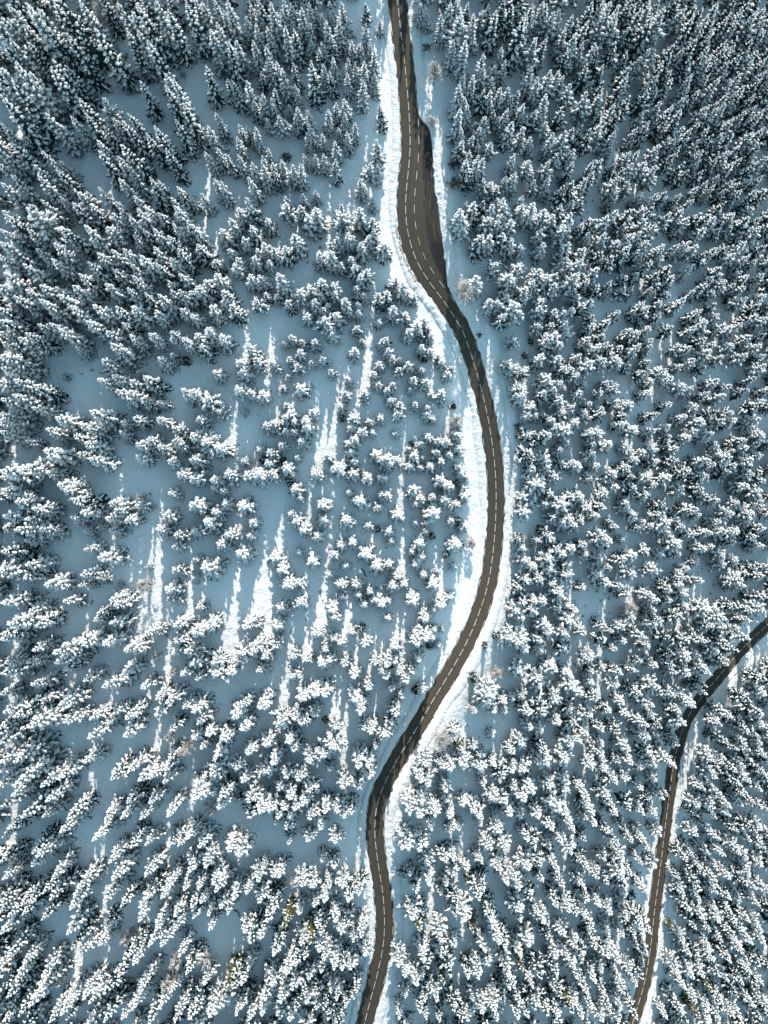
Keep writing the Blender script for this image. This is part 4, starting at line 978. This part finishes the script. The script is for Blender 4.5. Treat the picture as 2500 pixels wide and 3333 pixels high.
# ------------------------------------------------------------------ bare frosted trees and bushes
def ground_at(u, v, add=0.0):
    x, y, z = pix_to_surface(np.array([u]), np.array([v]), hgt, add)
    return float(x[0]), float(y[0]), float(z[0] - add)

def bare_crown(seed, h, r, dens=1.0, droop=0.0, twig=0.05):
    R = random.Random(seed)
    limbs, twigs, stem = MB(), MB(), MB()
    bend = (R.random() - .5) * .8, (R.random() - .5) * .8
    stem.tube([(0, 0, -.4), (bend[0] * .3, bend[1] * .3, h * .35), (bend[0], bend[1], h * .75), (bend[0], bend[1], h)], [.02 * h + .04, .016 * h + .03, .05, .02], 6)
    nl = int(13 * dens) + 6
    for k in range(nl):
        f = (k + .5) / nl
        z = h * (0.22 + 0.72 * f)
        az = k * 2.4 + R.random()
        L = r * (1.0 - 0.55 * f ** 2) * (0.75 + 0.45 * R.random())
        el = 0.45 + 0.5 * f
        a0 = np.array((bend[0] * f, bend[1] * f, z))
        d = np.array((cos(az) * cos(el), sin(az) * cos(el), sin(el)))
        e = a0 + d * L; m_ = a0 + d * L * .5 + np.array((0, 0, .08 * L))
        e = e - np.array((0, 0, droop * L))
        limbs.tube([a0, m_, e], [.075, .055, .03], 4, 1, .3, R)
        for q in range(int(16 * dens) + 4):
            t = 0.25 + 0.75 * R.random()
            p = a0 + (m_ - a0) * (t * 2) if t < .5 else m_ + (e - m_) * (t * 2 - 1)
            az2 = az + (R.random() - .5) * 2.4; el2 = R.random() * 1.2 - .25 - droop
            l = r * (0.20 + 0.25 * R.random())
            d2 = np.array((cos(az2) * cos(el2), sin(az2) * cos(el2), sin(el2)))
            p2 = p + d2 * l
            twigs.tube([p, (p + p2) / 2 + np.array((0, 0, .03)), p2], [twig * .8, twig, twig * .4], 3, 1, .3, R)
            for w_ in range(2):
                az3 = az2 + (R.random() - .5) * 1.6; el3 = el2 + (R.random() - .5)
                d3 = np.array((cos(az3) * cos(el3), sin(az3) * cos(el3), sin(el3)))
                s0 = p + (p2 - p) * (.3 + .6 * R.random())
                twigs.tube([s0, s0 + d3 * l * .6], [twig * .75, twig * .4], 3, 1, .2, R)
    return stem, limbs, twigs

BARE = [   # centre of crown in the photograph, crown radius m, height m, drooping, label
(342,45,3.9,9.0,.15,'wide pale frosted tree filling the top of the upper left lit strip'),
(460,98,1.6,6.0,.35,'small round headed frosted tree among spruces near the top left'),
(478,232,1.3,7.0,.1,'thin crooked bare tree at the edge of the top left hollow'),
(298,210,1.2,3.0,.6,'arching frosted bush bent over beside the topmost lit strip'),
(596,243,1.1,3.0,.1,'brownish bare shrub beside the big spruces below the top hollow'),
(1416,241,2.7,8.0,.05,'frosted bare tree on the right verge above the lay-by'),
(1405,395,1.6,5.0,.45,'arching bare tree hanging over the upper end of the lay-by'),
(1512,950,3.9,10.0,.05,'big pinkish frosted tree at the right edge of the road bend'),
(1717,1147,.9,2.5,.0,'tiny reddish frosted sapling beside the verge right of the curve'),
(1482,1375,2.3,6.0,.0,'pale frosted bare tree on the left verge of the long curve'),
(1532,1767,1.9,4.5,.0,'ghostly pale bush on the left verge below the middle of the curve'),
(1694,1752,2.0,6.0,.0,'brown tinged bare tree at the right verge of the long curve'),
(1705,1830,1.9,6.0,.0,'pinkish bare tree on the right verge, lower of the pair there'),
(462,1616,1.5,6.0,.1,'small beige bare tree at the right tip of the left tree pile'),
(474,1905,2.2,8.0,.1,'feathery white bare tree on the tall lit strip at left'),
(2045,1984,3.2,8.0,.0,'brilliant white frosted tree in the small clearing at right'),
(505,2138,1.6,7.0,.1,'beige frosted bare tree left of the lit strip, lower left'),
(565,2190,1.4,6.0,.1,'slim frosted bare tree on the lit strip, lower left'),
(548,2398,1.6,7.0,.1,'pinkish bare tree left of the larger pale one, lower left'),
(600,2437,2.3,9.0,.1,'larger pale bare tree with feathery twigs, lower left'),
(684,2631,2.2,8.0,.1,'greyish bare tree leaning over the wood left of the lower bend'),
(1440,2405,3.2,7.0,.0,'pinkish bare tree right of the shaded road before the bend'),
(1618,2191,2.3,6.0,.0,'pale frosted tree above the big white spruce right of the road'),
(52,2826,2.4,7.0,.1,'greyish bare bush at the left edge near the bottom'),
(415,3050,2.0,8.0,.1,'tawny bare tree beside the lowest blue gap'),
(551,3191,2.6,10.0,.1,'tall beige bare tree near the bottom edge, left of its twin'),
(575,3120,2.2,10.0,.1,'slender brown frosted tree above the tall beige one near the bottom'),
(177,3185,2.1,8.0,.1,'grey bare tree near the bottom left corner'),
(664,3120,2.3,9.0,.1,'broad brownish frosted tree near the bottom, left of the snow pit'),
(956,2865,1.4,6.0,.1,'small pinkish bare tree left of the road near the bottom'),
(2225,2752,2.3,6.0,.0,'brown twiggy bare tree right of the lower road'),
(2290,2860,1.8,6.0,.0,'tawny bare tree deep in the wood right of the lower road'),
]
for n_, (u, v, r_, h, dr, lab) in enumerate(BARE):
    x, y, z = ground_at(u, v, h * .62)
    _, _, ee = excess(main, [x], [y])
    stem, limbs, twigs = bare_crown(500 + n_, h, r_, 1.1 if r_ > 1.8 else .8, dr, .055)
    root = empty('bare_tree', (x, y, z - .1))
    tag(root, lab, 'tree', 'bare frosted broadleaf trees')
    link_mesh('trunk', stem.v, stem.f, M_BARK, root)
    cr = link_mesh('crown', twigs.v, twigs.f, M_FROST, root)
    link_mesh('limb', limbs.v, limbs.f, M_BARK, cr)

SHRUB = [
(1389,158,1.6,2.6,'dark shrub on the snow right of the upper road, lower one'),
(1372,86,1.4,2.4,'dark shrub on the snow right of the upper road, upper one'),
(595,175,1.6,1.4,'low dark brambles in the blue hollow at the top'),
(1480,600,2.2,3.0,'wide faint shrub beside the right bank of the lay-by'),
(1472,540,1.5,2.6,'small faint shrub beside the right bank of the lay-by, upper one'),
(1560,1090,.9,1.2,'tiny twiggy shrub on the blue snow right of the road bend'),
(1685,1390,1.3,2.2,'pale shrub on the strip of snow right of the long curve'),
(935,517,1.7,1.6,'thin dark brambles below the curved row of spruces'),
(1545,2213,1.3,2.2,'frosted shrub on the slope right of the shaded road'),
]
for n_, (u, v, r_, h, lab) in enumerate(SHRUB):
    x, y, z = ground_at(u, v, h * .5)
    stem, limbs, twigs = bare_crown(700 + n_, h, r_, .9, .1, .035)
    root = empty('shrub', (x, y, z - .1))
    tag(root, lab, 'shrub', 'leafless shrubs')
    link_mesh('stem', limbs.v, limbs.f, M_BARK, root)
    link_mesh('twigs', twigs.v, twigs.f, M_SCRUB, root)

# fallen branches poking out of the snow
FALLEN = [
(604,1192,[(-2.2,-.2),(-1.2,.5),(0,.2),(.9,.9),(1.0,2.0),(.2,2.8)],'black curled fallen branch on blue snow left of centre'),
(112,1245,[(-1.4,.2),(0,-.3),(.8,.5),(1.6,.2)],'dark broken branch under spruces at the left end of the clearing'),
(157,3035,[(-1.6,.3),(-.3,-.2),(.6,.1),(1.8,.5)],'short black log lying in the blue gap, bottom left'),
(770,2970,[(-.9,.9),(.1,.5),(.7,-.4),(.8,-1.4)],'hooked black branch beside the snow pit left of the road'),
(1385,2090,[(-.6,1.6),(.1,.6),(.2,-.6)],'thin twig lying on open snow above the shaded road'),
(1185,1860,[(-.8,1.0),(0,.2),(.2,-.9),(.8,-1.6)],'thin crooked branch on snow between the young trees'),
]
for n_, (u, v, pts, lab) in enumerate(FALLEN):
    x, y, z = ground_at(u, v)
    mb = MB()
    P3 = []
    for k, (a, c_) in enumerate(pts):
        P3.append((a, c_, float(hgt(np.array([x + a]), np.array([y + c_]))[0]) - z + .10 + .12 * (k % 2)))
    mb.tube(P3, [.09 + .10 * sin(pi * (k + 1) / (len(P3) + 1)) for k in range(len(P3))], 6, 1, .4)
    mid = len(P3) // 2
    a = np.array(P3[mid])
    mb.tube([a, a + (.35, .45, .3)], [.06, .02], 4)
    mb.tube([np.array(P3[1]), np.array(P3[1]) + (-.3, .5, .2)], [.05, .02], 4)
    o = link_mesh('fallen_branch', mb.v, mb.f, M_SCRUB)
    o.location = (x, y, z)
    tag(o, lab, 'branch', 'fallen branches')

# roadside marker posts
POSTS = [(1305,474,'main','left','beside the lay-by'),(1643,1688,'main','right','on the middle of the long curve'),(1541,2112,'main','right','where the shade starts'),
         (1324,2478,'main','right','on the shaded stretch'),(1330,715,'main','left','at the end of the straight'),(1272,3010,'main','right','near the bottom')]
for u, v, rn, sd_, where in POSTS:
    r = main
    x, y, z = ground_at(u, v)
    i_, s_, _ = nearest(r, [x], [y])
    sgn = 1 if sd_ == 'right' else -1
    hw = r['hr'][i_[0]] if sgn > 0 else r['hl'][i_[0]]
    px, py, pz = at_road(r, r['S'][i_[0]], sgn * (hw + .25))
    root = empty('marker_post', (px, py, pz - .15))
    tag(root, 'white roadside marker post on the %s edge %s' % (sd_, where), 'post', 'roadside marker posts')
    mb = MB(); mb.tube([(0, 0, 0), (0, 0, .8), (0, 0, 1.25)], [.075, .07, .06], 8, 1)
    link_mesh('post', mb.v, mb.f, M_POST, root)
    mb = MB(); mb.tube([(0, 0, .92), (0, 0, 1.08)], [.08, .08], 8, 1)
    link_mesh('reflector_band', mb.v, mb.f, M_SCRUB, root)
    mb = MB(); mb.tube([(0, 0, 1.25), (0, 0, 1.34), (0, 0, 1.40)], [.09, .10, .03], 7, 1, .2)
    link_mesh('snow_cap', mb.v, mb.f, M_SNOWLOAD, root)

# seedlings and twigs just showing through the snow: one scatter
mb = MB()
R = random.Random(91)
CL = [(1780,2165,60,16),(1960,1950,60,12),(2350,1200,40,6),(800,1320,70,4),(1200,1800,200,8),(700,1700,250,10),(1560,1050,120,6),(250,1250,120,6),(600,900,100,4),(2330,1900,80,16),(2000,500,80,10),(1900,640,60,10),
      (1060,480,60,4),(1000,2000,300,8),(1500,2380,70,8),(880,2500,80,4),(600,2400,200,4),(1100,900,150,6),(1350,600,3,0)]
for u0, v0, sp, n_ in CL:
    for _ in range(n_):
        x, y, z = ground_at(u0 + R.gauss(0, sp * .6), v0 + R.gauss(0, sp * .6))
        if excess(main, [x], [y])[2][0] < 1.5: continue
        hh_ = .35 + .5 * R.random()
        for k in range(9):
            az = R.random() * 6.3; el = .2 + R.random() * 1.1
            d = np.array((cos(az) * cos(el), sin(az) * cos(el), sin(el)))
            p = np.array((x, y, z - .05))
            mb.tube([p, p + d * hh_ * .6 + np.array((0, 0, .05)), p + d * hh_], [.05, .06, .02], 3)
o = link_mesh('seedlings', mb.v, mb.f, M_SCRUB)
tag(o, 'dark seedlings and twig tips just showing through the snow', kind='stuff')
